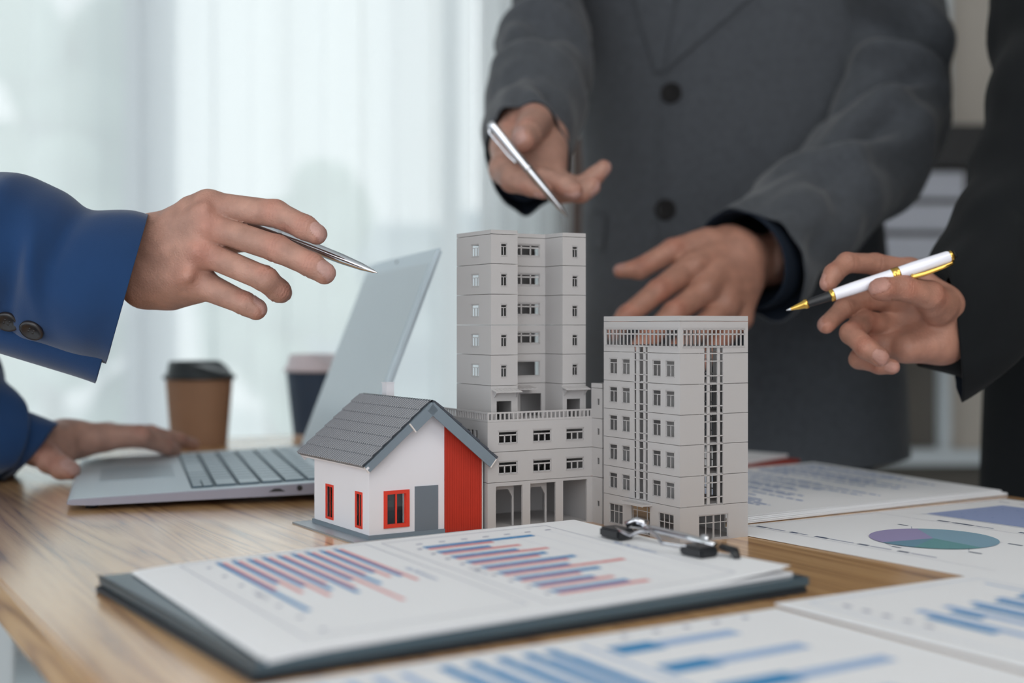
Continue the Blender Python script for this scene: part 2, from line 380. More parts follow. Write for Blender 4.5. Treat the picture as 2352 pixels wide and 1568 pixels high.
# ------------------------------------------------------------------ the table
U = Vector((-.4987, .8668, 0)); V = Vector((.8668, .4987, 0))     # along / across the table
tp = lambda a, b, z=0: V * a + U * b + Vector((0, 0, z))
A0, A1, B0, B1 = 0.113, 0.885, -0.3, 1.575
tbl = empty('table', tuple(tp(A0, B0)), label='oak veneer meeting table under the models, laptop and papers', category='table')
TO = tbl.location.copy()
def tpart(name, a0, a1, b0, b1, z0, z1, m, bev=0.0):
    bm = bmesh.new(); addbox(bm, tp(a0, b0, z0) - TO, V * (a1 - a0), U * (b1 - b0), (0, 0, z1 - z0))
    if bev: bmesh.ops.bevel(bm, geom=bm.edges[:], offset=bev, segments=3, affect='EDGES')
    return from_bm(name, bm, m, tbl)
tpart('tabletop', A0 + .001, A1 - .001, B0 + .001, B1, TZ - 0.0215, TZ, 'wood', 0.0006)
tpart('edge_band', A0 - .001, A0 + .0006, B0, B1, TZ - 0.0212, TZ - .0004, 'wood')
tpart('edge_band', A1 - .0006, A1 + .001, B0, B1, TZ - 0.0212, TZ - .0004, 'wood')
for a in (A0 + .06, A1 - .12):
    for b in (B0 + .06, B1 - .12): tpart('leg', a, a + .06, b, b + .06, 0, TZ - .0215, 'frame_white', .003)
for b in (B0 + .08, B1 - .1): tpart('apron', A0 + .12, A1 - .12, b, b + .02, TZ - .08, TZ - .0215, 'frame_white')

# ------------------------------------------------------------------ model buildings
def rot(a): a = math.radians(a); return Vector((math.cos(a), math.sin(a), 0)), Vector((-math.sin(a), math.cos(a), 0))
EX, EY = rot(30)
TH = 0.0011
class Frame:
    """local frame of one facade: origin, along (u), inward (n)"""
    def __init__(s, O, du, dn): s.O, s.du, s.dn = Vector(O), Vector(du), Vector(dn)
def window_part(fr, parent, O0, u0, u1, z0, z1, vb, hb, inset=0.0006, bw=0.00045, name='window', sill=True, mat_='plastic', hsplit=None):
    """mullions as boxes across an opening; vb: list of (u, za, zb), hb: list of z"""
    bm = bmesh.new()
    def b(a0, a1, c0, c1, i=inset, d=0.0005):
        addbox(bm, fr.O - O0 + fr.du * a0 + fr.dn * i + Vector((0, 0, c0)), fr.du * (a1 - a0), fr.dn * d, (0, 0, c1 - c0))
    e = bw * 0.7
    b(u0, u1, z0, z0 + e); b(u0, u1, z1 - e, z1); b(u0, u0 + e, z0, z1); b(u1 - e, u1, z0, z1)
    for u, za, zb in vb: b(u - bw / 2, u + bw / 2, za, zb)
    for z in hb: b(u0, u1, z - bw / 2, z + bw / 2)
    if sill:
        b(u0 - .0006, u1 + .0006, z1 + .0006, z1 + .001, -0.0003, 0.0006); b(u0 - .0003, u1 + .0003, z0 - .0004, z0, -0.0004, 0.0008)
    return from_bm(name, bm, mat_, parent)
def twin(fr, parent, O0, u0, u1, z0, z1, n=2, top=0.27, **k):
    """transom light over n tall lights"""
    zt = z1 - (z1 - z0) * top
    vb = [(u0 + (u1 - u0) * i / n, z0, zt) for i in range(1, n)]
    return window_part(fr, parent, O0, u0, u1, z0, z1, vb, [zt], **k)

# ---- the office block on the right
OB = Vector((.1074, .835, TZ)); LB, MB_ = 0.056, 0.0868
bld = empty('model_building', tuple(OB), label='grey plastic model office block with a full-height lattice window, right of the tower', category='building model', group='grey plastic model buildings')
frR = Frame(OB, EX, EY); frL = Frame(OB, EY, EX)
frBk = Frame(OB + EY * MB_, EX, -EY); frFar = Frame(OB + EX * LB, EY, -EX)
ZS = [0, .0226, .0422, .0623, .0818, .1013, .1212, .1420, .1456]
colL = (.0351, .0509); colR = (.0194, .0354)
cols4 = [(.0707, .0802), (.0558, .0651), (.0208, .0299), (.0061, .0154)]
for k in range(len(ZS) - 1):
    z0, z1 = ZS[k] + (.00034 if k else 0), ZS[k + 1]
    hL, hR = [], []
    if k == 0:
        hL = [(.0541 - .0216, .0541, 0, .0192), (.0640, .0802, .0034, .0166), (.0068, .0230, .0026, .0172)]
        hR = [(.0154, .0393, .0012, .0163)]
        hB = hR; hF = [(.0640, .0802, .0034, .0166), (.0068, .0230, .0026, .0172)]
    elif 1 <= k <= 5:
        wz0, wz1 = z0 + .0045, z0 + .0149
        hL = [(a, b, wz0, wz1) for a, b in cols4] + [(*colL, z0 - 1, z1 + 1)]
        hR = [(*colR, z0 - 1, z1 + 1)]; hB = hR; hF = [(*colL, z0 - 1, z1 + 1)]
    elif k == 6:
        hL = [(.0022, .0846, .1254, .1371), (*colL, z0 - 1, .1260)]; hR = [(.0022, .0535, .1254, .1371), (*colR, z0 - 1, .126)]
        hB = hR; hF = hL
    else: hB = hF = []
    bm = bmesh.new()
    panel(bm, frR.O - OB, EX, EY, LB, z0, z1, hR, TH); panel(bm, frL.O - OB, EY, EX, MB_, z0, z1, hL, TH)
    panel(bm, frBk.O - OB, EX, -EY, LB, z0, z1, hB, TH); panel(bm, frFar.O - OB, EY, -EX, MB_, z0, z1, hF, TH)
    if k <= 5:   # floor slab
        addbox(bm, EX * .0015 + EY * .0015 + Vector((0, 0, z0)), EX * (LB - .003), EY * (MB_ - .003), (0, 0, .0006))
    if k == 7: addbox(bm, EX * .001 + EY * .001 + Vector((0, 0, z0)), EX * (LB - .002), EY * (MB_ - .002), (0, 0, .0008))
    if 1 <= k <= 5:   # inner walls either side of the stairwell, so the rooms read dark
        addbox(bm, EX * .012 + EY * .0015 + Vector((0, 0, z0)), EX * .0006, EY * .033, (0, 0, z1 - z0))
        addbox(bm, EX * .012 + EY * .053 + Vector((0, 0, z0)), EX * .0006, EY * .032, (0, 0, z1 - z0))
        addbox(bm, EX * .0015 + EY * .0345 + Vector((0, 0, z0)), EX * .0105, EY * .0006, (0, 0, z1 - z0))
        addbox(bm, EX * .0015 + EY * .0525 + Vector((0, 0, z0)), EX * .0105, EY * .0006, (0, 0, z1 - z0))
    st = from_bm('storey', bm, 'plastic', bld)
    if 1 <= k <= 5:
        for a, b in cols4: twin(frL, st, OB, a, b, wz0, wz1, 2, 0.27)
    if k == 0:
        for a, b, c, d in hL[1:]: window_part(frL, st, OB, a, b, c, d, [(a + (b - a) * i / 3, c, d) for i in (1, 2)], [c + (d - c) * .62])
        a, b, c, d = hR[0]; window_part(frR, st, OB, a, b, c, d, [(a + (b - a) * .25, c, d), (a + (b - a) * .5, c, d), (a + (b - a) * .53, c, d), (a + (b - a) * .76, c, d)], [c + (d - c) * .67])
        window_part(frL, st, OB, .0325, .0541, 0, .0192, [(.0375, 0, .0192), (.0491, 0, .0192)], [.0155, .0030], name='door_frame', inset=.0014)
        bm = bmesh.new(); addbox(bm, EY * .0300 - EX * .0075 + Vector((0, 0, .0203)), EX * .0085, EY * .0270, (0, 0, .0011))
        addbox(bm, EY * .0300 - EX * .0080 + Vector((0, 0, .0200)), EX * .0006, EY * .0270, (0, 0, .0017)); from_bm('canopy', bm, 'plastic', bld)
# lattices: tall stairwell grids and the attic band
def lattice(fr, O0, parent, cu, z0, z1, gaps):
    bm = bmesh.new()
    def b(a0, a1, c0, c1): addbox(bm, fr.O - O0 + fr.du * a0 + fr.dn * .0001 + Vector((0, 0, c0)), fr.du * (a1 - a0), fr.dn * .0009, (0, 0, c1 - c0))
    us = [cu[0], *[g for p in gaps for g in p], cu[1]]
    for a, c in zip(us[::2], us[1::2]): b(a, max(c, a + .0003), z0, z1)
    for k in range(1, 7):
        for f in (0, .27, .75):
            z = ZS[k] + (ZS[min(k + 1, 7)] - ZS[k]) * f
            if z0 <= z <= z1: b(cu[0], cu[1], z - .00035, z + .00035)
    b(cu[0], cu[1], z0, z0 + .0006)
    return from_bm('lattice_window', bm, 'plastic', parent)
lattice(frL, OB, bld, colL, .0226, .1254, [(.0354, .0377), (.0402, .0452), (.0482, .0506)])
lattice(frR, OB, bld, colR, .0226, .1254, [(.0197, .0220), (.0242, .0305), (.0326, .0351)])
lattice(frFar, OB, bld, colL, .0226, .1254, [(.0354, .0377), (.0402, .0452), (.0482, .0506)])
lattice(frBk, OB, bld, colR, .0226, .1254, [(.0197, .0220), (.0242, .0305), (.0326, .0351)])
for fr, a, b, n in ((frL, .0022, .0846, 19), (frR, .0022, .0535, 15), (frFar, .0022, .0846, 19), (frBk, .0022, .0535, 15)):
    window_part(fr, bld, OB, a, b, .1254, .1371, [(a + (b - a) * i / n, .1254, .1371) for i in range(1, n)], [.1336], name='attic_window', bw=.0009, inset=.0001)

# ---- the tower on its podium
OP = Vector((-.0165, .885, TZ)); PW, PD = 0.0847, 0.068
tw = empty('model_building', tuple(OP), label='tall grey plastic model tower rising from an arcaded podium, behind the toy house', category='building model', group='grey plastic model buildings')
pt = lambda a, b, z=0: EX * a + EY * b + Vector((0, 0, z))
pF = Frame(OP, EX, EY); pL = Frame(OP, EY, EX)
PZ = [0, .0323, .0530, .0736]
cols3 = [(.0086, .0236), (.0359, .0508), (.0630, .0778)]
for k in range(3):
    z0, z1 = PZ[k] + (.00034 if k else 0), PZ[k + 1]
    hF = [(.0064, .0274, 0, .0298), (.0337, .0544, 0, .0302), (.0604, .0804, 0, .0306)] if k == 0 else [(a, b, PZ[k] + .0058, PZ[k] + .0141) for a, b in cols3]
    hL = [(.0146, .0178, .0609, .0673), (.0204, .0240, .0609, .0673), (.0259, .0292, .0609, .0673)] if k == 2 else []
    bm = bmesh.new()
    panel(bm, (0, 0, 0), EX, EY, PW, z0, z1, hF, .0016); panel(bm, (0, 0, 0), EY, EX, PD, z0, z1, hL, TH)
    panel(bm, pt(0, PD), EX, -EY, PW, z0, z1, [], TH); panel(bm, pt(PW, 0), EY, -EX, PD, z0, z1, [], TH)
    if k: addbox(bm, pt(.001, .0015, z0), EX * (PW - .002), EY * (PD - .003), (0, 0, .0006))
    if k == 0:
        addbox(bm, pt(.001, .0015, 0), EX * (PW - .002), EY * (PD - .003), (0, 0, .0008))
        addbox(bm, pt(.001, .0655, 0), EX * (PW - .002), EY * .001, (0, 0, .0323))
    st = from_bm('storey', bm, 'plastic', tw)
    if k:
        for a, b, c, d in hF: twin(pF, st, OP, a, b, c, d, 3, .33, bw=.0009)
# arches set back inside two bays
for u0, u1 in ((.0085, .0262), (.0358, .0530)):
    bm = bmesh.new(); w_ = u1 - u0
    out = [(0, 0), (0, .030), (w_, .030), (w_, 0), (w_ - .0014, 0), (w_ - .0014, .021), (w_ - .0045, .0262), (.0045, .0262), (.0014, .021), (.0014, 0)]
    prism(bm, out, pt(u0, .010), EX, EY, Vector((0, 0, 1)), .0012); from_bm('arch', bm, 'plastic', tw)
# small deck and balustrade
bm = bmesh.new(); addbox(bm, pt(.0005, .0005, .0731), EX * (PW - .001), EY * (PD - .001), (0, 0, .0006)); from_bm('deck', bm, 'plastic', tw)
def balustrade(O, du, L, n):
    bm = bmesh.new(); dn = EX if abs(du.dot(EY)) > .5 else EY
    addbox(bm, O, du * L, dn * .0012, (0, 0, .0014)); addbox(bm, O + Vector((0, 0, .0055)), du * L, dn * .0014, (0, 0, .0011))
    from_bm('balustrade_rail', bm, 'plastic', tw)
    bw = L / n
    for i in range(n + 1):
        bm = bmesh.new(); addbox(bm, O + du * max(0, min(L - .0012, i * bw - .0005)) + dn * .0001 + Vector((0, 0, .0014)), du * .0011, dn * .001, (0, 0, .0041)); from_bm('baluster', bm, 'plastic', tw)
balustrade(pt(0, 0, .0737), EX, PW, 25); balustrade(pt(0, .0012, .0737), EY, PD - .0012, 19)
# tower storeys (U-shaped plan)
TA0, TA1, TB0, TDp, RA0, RA1, RD = .0071, .0846, .008, .0508, .0282, .0650, .0237
TZs = [.0737, .0978, .1188, .1395, .1607, .1816, .2020, .2051]
tL = Frame(OP + pt(TA0, TB0), EY, EX); tW = Frame(OP + pt(TA0, TB0), EX, EY)
tR = Frame(OP + pt(RA0, TB0 + RD), EX, EY); tV = Frame(OP + pt(RA1, TB0), EX, EY)
RW, VW = RA1 - RA0, TA1 - RA1
for k in range(7):
    z0, z1 = TZs[k] + (.00034 if k else 0), TZs[k + 1]; b0 = TZs[k]
    hl, hw, hr, hv = [], [], [], []
    if k == 0:
        hw = [(.0044, .0162, z0, .0872)]; hr = [(.0160, .0335, z0, .0905)]; hv = [(.0035, .0150, z0, .0872)]
    elif k <= 5:
        hl = [(.0178, .0288, b0 + .0060, b0 + .0142)]; hw = [(.0080, .0126, b0 + .0060, b0 + .0141)]
        hr = [(.0020, .0190 + .0134 - .0, b0 + .0075, b0 + .0157)] if k > 1 else [(.0020, .0324, b0 + .0054, b0 + .0157)]
        hv = [(.0084, .0128, b0 + .0061, b0 + .0138)]
    hbk = [(.0122, .0178, b0 + .0040, b0 + .0155), (.0650, .0688, b0 + .0045, b0 + .0158)] if 1 <= k <= 5 else []
    bm = bmesh.new(); q = lambda f: f.O - OP
    panel(bm, q(tL), EY, EX, TDp, z0, z1, hl, TH); panel(bm, q(tW), EX, EY, RA0 - TA0, z0, z1, hw, TH)
    panel(bm, pt(RA0 - TH, TB0), EY, EX, RD + TH, z0, z1, [], TH); panel(bm, q(tR), EX, EY, RW, z0, z1, hr, TH)
    panel(bm, pt(RA1, TB0), EY, EX, RD + TH, z0, z1, [], TH); panel(bm, q(tV), EX, EY, VW, z0, z1, hv, TH)
    panel(bm, pt(TA1, TB0), EY, -EX, TDp, z0, z1, [], TH); panel(bm, pt(TA0, TB0 + TDp), EX, -EY, TA1 - TA0, z0, z1, hbk, TH)
    if k >= 1 and k < 6 or k == 6:
        addbox(bm, pt(TA0 + .001, TB0 + .001, z0), EX * (RA0 - TA0 - .0015), EY * (TDp - .002), (0, 0, .0006))
        addbox(bm, pt(RA1 + .0005, TB0 + .001, z0), EX * (VW - .0015), EY * (TDp - .002), (0, 0, .0006))
        addbox(bm, pt(RA0 - .0006, TB0 + RD + .001, z0), EX * (RW + .0012), EY * (TDp - RD - .002), (0, 0, .0006))
    st = from_bm('storey', bm, 'plastic', tw)
    if 1 <= k <= 5:
        for a, b, c, d in hl: twin(tL, st, OP, a, b, c, d, 3, .27)
        for a, b, c, d in hw: twin(tW, st, OP, a, b, c, d, 2, .24)
        for a, b, c, d in hv: twin(tV, st, OP, a, b, c, d, 2, .24)
        if k > 1:
            for a, b, c, d in hr: window_part(tR, st, OP, a, b, c, d, [(a + (b - a) * i / 4, c, d) for i in (1, 2, 3)], [d - (d - c) * .28], bw=.0010)
        else:
            for a, b, c, d in hr: window_part(tR, st, OP, a, b, c, d, [], [])
# bracket tops over the doors, ribbed awnings
def awning(a0, a1, b_front, b_back, z, n):
    bm = bmesh.new(); N = n * 6
    for i in range(N):
        ua, ub = a0 + (a1 - a0) * i / N, a0 + (a1 - a0) * (i + 1) / N
        ra, rb = .0004 * abs(math.sin(math.pi * i / 6)), .0004 * abs(math.sin(math.pi * (i + 1) / 6))
        vs = [bm.verts.new(pt(*c)) for c in ((ua, b_front, z + ra), (ub, b_front, z + rb), (ub, b_back, z + rb + .0018), (ua, b_back, z + ra + .0018),
                                              (ua, b_front, z - .0007), (ub, b_front, z - .0007), (ub, b_back, z + .001), (ua, b_back, z + .001))]
        for f in ((0, 1, 2, 3), (7, 6, 5, 4), (0, 4, 5, 1)): bm.faces.new([vs[j] for j in f])
        if i == 0: bm.faces.new([vs[j] for j in (0, 3, 7, 4)])
        if i == N - 1: bm.faces.new([vs[j] for j in (1, 5, 6, 2)])
    bmesh.ops.remove_doubles(bm, verts=bm.verts, dist=1e-6)
    from_bm('awning', bm, 'plastic', tw)
awning(.0075, .0283, TB0 - .0065, TB0 + .0002, .0940, 7); awning(.0290, .0520, TB0 + RD - .0125, TB0 + RD + .0002, .0945, 7); awning(.0640, .0846, TB0 - .0065, TB0 + .0002, .0945, 7)
for u in (.0095, .0268, .0660, .0830):
    bm = bmesh.new(); prism(bm, [(0, 0), (.0045, 0), (.0045, .0002), (0, -.004)], pt(u, TB0 + .0001, .0935), -EY, EX, Vector((0, 0, 1)), .0006); from_bm('awning_bracket', bm, 'plastic', tw)
# connector wing between podium and block
cn = empty('model_building', tuple(OP + pt(PW, .001)), label='narrow grey plastic connecting wing between the podium and the office block', category='building model', group='grey plastic model buildings')
CO = OP + pt(PW, .001)
CL = 0.0142
ZC = [0, .0323, .0530, .0736, .0950, .0985]
for k in range(5):
    z0, z1 = ZC[k] + (.00034 if k else 0), ZC[k + 1]
    h = [(.0026, .0052, (ZC[k] + ZC[k + 1]) / 2 - .001, (ZC[k] + ZC[k + 1]) / 2 + .0035)] if k < 4 else []
    if k == 0: h = [(.0026, .0052, .012, .0158)]
    bm = bmesh.new(); panel(bm, (0, 0, 0), -EY, EX, .0137, z0, z1, [(.0137 - b - .001, .0137 - a - .001, c, d) for a, b, c, d in h], TH)
    panel(bm, EX * .022, -EY, -EX, .0137, z0, z1, [], TH); panel(bm, (0, 0, 0), EX, -EY, .022, z0, z1, [], TH)
    panel(bm, -EY * .0137, EX, EY, .022, z0, z1, [], TH)
    if k: addbox(bm, EX * .001 - EY * .0128 + Vector((0, 0, z0)), EX * .020, EY * .012, (0, 0, .0006))
    from_bm('storey', bm, 'plastic', cn)

# ---- the toy house
HX, HYv = rot(32)
OH = Vector((-.0922, .843, TZ)); HL, HM = .0833, .088
hs = empty('toy_house', tuple(OH), label='white card toy house with grey tiled roof, red windows and red clad corner', category='toy house')
hp = lambda a, b, z=0: HX * a + HYv * b + Vector((0, 0, z))
PL = .0038; EAV = .0535; APX = .0880
zroof = lambda a: APX - abs(a - HL / 2) * (APX - EAV) / (HL / 2)
bm = bmesh.new(); addbox(bm, hp(-.0125, -.004, .0), HX * (HL + .018), HYv * (HM + .014), (0, 0, .0012)); from_bm('base_plate', bm, 'metal_plate', hs)
bm = bmesh.new(); addbox(bm, hp(-.0012, -.0012, .0012), HX * (HL + .0024), HYv * (HM + .0024), (0, 0, PL - .0012)); from_bm('plinth', bm, 'card_grey', hs)
XR = .0553      # where the red cladding begins
# gable wall with window and door openings
def gable(bm, holes, b0, th):
    # lower rectangle as panel, upper triangle as prism
    panel(bm, hp(0, b0), HX, HYv, HL, PL, EAV - .002, holes, th)
    prism(bm, [(0, EAV - .002), (HL, EAV - .002), (HL, EAV), (HL / 2, APX - .0005), (0, EAV)], hp(0, b0), HX, HYv, Vector((0, 0, 1)), th)
wF = (.0105, .0287, .0077, .0316)
bm = bmesh.new(); gable(bm, [wF], 0, .0012); from_bm('gable_wall', bm, 'card_white', hs)
bm = bmesh.new(); gable(bm, [], HM - .0012, .0012); from_bm('gable_wall', bm, 'card_white', hs)
wS = [(.0100, .0205), (.0555, .0680)]     # two side windows, distance back from the corner
sz = (.0068, .0303)
bm = bmesh.new(); panel(bm, hp(0, 0), HYv, HX, HM, PL, EAV, [(a, b, *sz) for a, b in wS], .0012); from_bm('side_wall', bm, 'card_white', hs)
bm = bmesh.new(); panel(bm, hp(HL, 0), HYv, -HX, HM, PL, EAV, [], .0012); from_bm('side_wall', bm, 'card_white', hs)
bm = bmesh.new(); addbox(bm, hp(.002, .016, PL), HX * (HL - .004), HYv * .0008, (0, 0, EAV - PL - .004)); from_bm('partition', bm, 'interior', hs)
fF = Frame(OH, HX, HYv); fS = Frame(OH, HYv, HX)
def red_window(fr, u0, u1, z0, z1, bw, pr=.0009):
    bm = bmesh.new()
    def b(a0, a1, c0, c1, i, d): addbox(bm, fr.O - OH + fr.du * a0 + fr.dn * i + Vector((0, 0, c0)), fr.du * (a1 - a0), fr.dn * d, (0, 0, c1 - c0))
    o = .0002
    b(u0 - o, u1 + o, z0 - o, z0 + bw, -pr, pr * 2); b(u0 - o, u1 + o, z1 - bw, z1 + o, -pr, pr * 2)
    b(u0 - o, u0 + bw, z0 + bw, z1 - bw, -pr, pr * 2); b(u1 - bw, u1 + o, z0 + bw, z1 - bw, -pr, pr * 2)
    m_ = (u0 + u1) / 2
    mh = .0006 if pr > .0005 else .0003
    b(m_ - mh, m_ + mh, z0 + bw, z1 - bw, .0002, .0006 if pr > .0005 else .0003)
    if pr > .0005: b(u0 + bw, u0 + bw + .0006, z0 + bw, z1 - bw, .0006, .0004); b(u1 - bw - .0006, u1 - bw, z0 + bw, z1 - bw, .0006, .0004)
    f = from_bm('window', bm, 'red_paint', hs, label='red framed window')
    for (a, c) in ((u0 + bw, m_ - .0006), (m_ + .0006, u1 - bw)):
        bm = bmesh.new(); addbox(bm, fr.O - OH + fr.du * a + fr.dn * .0011 + Vector((0, 0, z0 + bw)), fr.du * (c - a), fr.dn * .0002, (0, 0, z1 - z0 - 2 * bw)); from_bm('pane', bm, 'glass', f)
    bm = bmesh.new(); addbox(bm, fr.O - OH + fr.du * (u1 - bw - .0012) + fr.dn * .0020 + Vector((0, 0, z0 + bw)), fr.du * .0012, fr.dn * .0003, (0, 0, z1 - z0 - 2 * bw)); from_bm('curtain_strip', bm, 'card_white', f)
red_window(fF, *wF, .0022)
for a, b in wS: red_window(fS, a, b, *sz, .0014, .0004)
bm = bmesh.new(); addbox(bm, hp(.0331, -.0005, PL), HX * .0174, HYv * .0006, (0, 0, .0333 - PL)); from_bm('door', bm, 'card_door', hs)
# red cladding: separate narrow boards
nb = 16; bwid = (HL + .0004 - XR) / nb
for i in range(nb):
    a = XR + i * bwid; bm = bmesh.new()
    za, zb = zroof(a) - .0012, zroof(a + bwid) - .0012
    prism(bm, [(0, .0013), (bwid - .00012, .0013), (bwid - .00012, zb), (0, za)], hp(a, -.0014), HX, HYv, Vector((0, 0, 1)), .0012)
    from_bm('cladding_board', bm, 'red_clad', hs)
bm = bmesh.new(); addbox(bm, hp(HL + .0004, -.0016, .0013), HX * .0006, HYv * .002, (0, 0, EAV - .004)); from_bm('corner_strip', bm, 'card_edge', hs)
# roof: decks, tile courses, ridge, barge boards
G0, G1, OV = -.0085, HM + .010, .0065
sl = (APX - EAV) / (HL / 2); ns = math.sqrt(1 + sl * sl)
for sgn in (-1, 1):
    dv = Vector((HX * sgn - Vector((0, 0, sl)))) / ns      # down the slope
    nv = Vector((HX * sgn * sl + Vector((0, 0, 1)))) / ns  # outwards
    Ls = (HL / 2 + OV) * ns
    O = hp(HL / 2, G0, APX)
    bm = bmesh.new(); addbox(bm, O, dv * Ls, HYv * (G1 - G0), nv * .0012)
    from_bm('roof_deck', bm, 'card_grey', hs)
    nc, nr = 34, 7; W = G1 - G0
    for r in range(nr):
        bm = bmesh.new(); N = nc * 6; s0, s1 = Ls * r / nr - (.0004 if r else 0), Ls * (r + 1) / nr + (.0006 if r == nr - 1 else 0)
        rows = []
        for s, h in ((s0, .0013), (s1, .0020), (s1, .0012)):
            rows.append([bm.verts.new(O + dv * s + HYv * (W * i / N) + nv * (h + .0015 * (0.5 + 0.5 * math.cos(2 * math.pi * i / 6)) * (1 if h > .00125 else 0.3))) for i in range(N + 1)])
        for A, B in zip(rows, rows[1:]):
            for i in range(N): bm.faces.new([A[i], A[i + 1], B[i + 1], B[i]])
        from_bm('tile_course', bm, 'roof', hs, smooth=False)
    # barge board on the gable edge
    bw = .0072
    if sgn > 0: segs = [(0, Ls, G0 - .0010)]
    else: segs = [(0, Ls * .34, G0 - .0010), (Ls * .30, Ls, G0 + .0002)]
    for s0, s1, bb in segs:
        wd = bw if bb < G0 else .0052
        bm = bmesh.new(); addbox(bm, hp(HL / 2, bb, APX) + dv * s0 - nv * (wd - .0012), dv * (s1 - s0), HYv * .0010, nv * wd); from_bm('barge_board', bm, 'card_grey', hs)
        bm = bmesh.new(); addbox(bm, hp(HL / 2, bb - .0001, APX) + dv * (s1 - .0006) - nv * (wd - .0012), dv * .0008, HYv * .0012, nv * wd); from_bm('board_end', bm, 'card_edge', hs)
    bm = bmesh.new(); addbox(bm, O + dv * (Ls - .0022) - nv * .0016, dv * .0022, HYv * (G1 - G0), nv * .0016); from_bm('eave_board', bm, 'card_white', hs)
    bm = bmesh.new(); addbox(bm, hp(HL / 2, G1 - .001, APX) - nv * .005, dv * Ls, HYv * .001, nv * .0062); from_bm('barge_board', bm, 'card_white', hs)
for i in range(30):
    b = G0 + (G1 - G0) * i / 30; bm = bmesh.new()
    lathe(bm, [(.0017, 0), (.0014, .0037)], 10, hp(HL / 2, b, APX + .0009), HYv); from_bm('ridge_tile', bm, 'roof', hs)
bm = bmesh.new(); addbox(bm, hp(.0490, .0735, .074), HX * .0062, HYv * .0068, (0, 0, .0245)); addbox(bm, hp(.0486, .0731, .0980), HX * .0070, HYv * .0076, (0, 0, .0007)); from_bm('chimney', bm, 'card_white', hs)

# ------------------------------------------------------------------ papers
def sheet(name, C, z, mats=('paper',), th=.0002, curl=None, parent=None, nu=24, nv=16, **tags):
    """C: four table-plane corners (s,t)=(0,0),(1,0),(1,1),(0,1); returns object, surface function"""
    c = [Vector((x, y, 0)) for x, y in C]
    def S(s, t, dz=0.0):
        p = c[0] * (1 - s) * (1 - t) + c[1] * s * (1 - t) + c[2] * s * t + c[3] * (1 - s) * t
        return Vector((p.x, p.y, TZ + z + dz + (curl(s, t) if curl else 0)))
    bm = bmesh.new(); g = []
    for k in (0, 1):
        g.append([[bm.verts.new(S(i / nu, j / nv, k * th)) for i in range(nu + 1)] for j in range(nv + 1)])
    for j in range(nv):
        for i in range(nu):
            bm.faces.new([g[1][j][i], g[1][j + 1][i], g[1][j + 1][i + 1], g[1][j][i + 1]])
            bm.faces.new([g[0][j][i], g[0][j][i + 1], g[0][j + 1][i + 1], g[0][j + 1][i]])
    for j in range(nv):
        for i in (0, nu): bm.faces.new([g[0][j][i], g[0][j + 1][i], g[1][j + 1][i], g[1][j][i]])
    for i in range(nu):
        for j in (0, nv): bm.faces.new([g[0][j][i], g[0][j][i + 1], g[1][j][i + 1], g[1][j][i]])
    o = from_bm(name, bm, list(mats), parent, **tags)
    return o, (lambda s, t: S(s, t, th))
def prints(name, S, items, parent, dz=.00012):
    """flat printed marks lying on the sheet: items (mat, s0, t0, s1, t1[, lw]) rectangles; lw given = line"""
    bm = bmesh.new(); keys = []
    up = Vector((0, 0, dz))
    for it in items:
        k = it[0]
        if k not in keys: keys.append(k)
        mi = keys.index(k)
        if len(it) == 5: s0, t0, s1, t1 = it[1:]; P4 = lambda u, v: (s0 + (s1 - s0) * u, t0 + (t1 - t0) * v); lng = (abs(s1 - s0), abs(t1 - t0))
        else:
            s0, t0, s1, t1, lw = it[1:]; dx, dy = s1 - s0, t1 - t0; L = math.hypot(dx * 1.41, dy) or 1; nx, ny = -dy / L * lw / 1.41, dx * 1.41 / L * lw
            P4 = lambda u, v: (s0 + dx * u + nx * (v - .5), t0 + dy * u + ny * (v - .5)); lng = (L, 0)
        n, m_ = max(1, int(lng[0] * 24)), max(1, int(lng[1] * 16))
        vs = [[bm.verts.new(S(*P4(i / n, j / m_)) + up) for i in range(n + 1)] for j in range(m_ + 1)]
        for j in range(m_):
            for i in range(n): bm.faces.new([vs[j][i], vs[j][i + 1], vs[j + 1][i + 1], vs[j + 1][i]]).material_index = mi
    me = bpy.data.meshes.new(name); bm.normal_update()
    for f in bm.faces:
        if f.normal.z < 0: f.normal_flip()
    bm.to_mesh(me); bm.free(); return link(name, me, keys, parent)
def text_print(S, txt, s, t, h, L, parent, m='ink_text', dz=.00013):
    """text reading along +t, upright towards +s"""
    cu = bpy.data.curves.new('text', 'FONT'); cu.body = txt; cu.size = 1.0; cu.resolution_u = 2
    o = bpy.data.objects.new('text', cu); col.objects.link(o); bpy.context.view_layer.update()
    me = bpy.data.meshes.new_from_object(o.evaluated_get(bpy.context.evaluated_depsgraph_get())); bpy.data.objects.remove(o)
    xs = [v.co.x for v in me.vertices]; W = max(xs) - min(xs)
    for v in me.vertices: v.co = S(s + v.co.y * h, t + (v.co.x - min(xs)) / W * L) + Vector((0, 0, dz))
    me.materials.clear(); return link('printed_text', me, m, parent)
def frame_lines(s0, t0, s1, t1, lw=.0025, m='ink_grey'):
    return [(m, s0, t0, s1, t0, lw), (m, s1, t0, s1, t1, lw), (m, s1, t1, s0, t1, lw), (m, s0, t1, s0, t0, lw)]

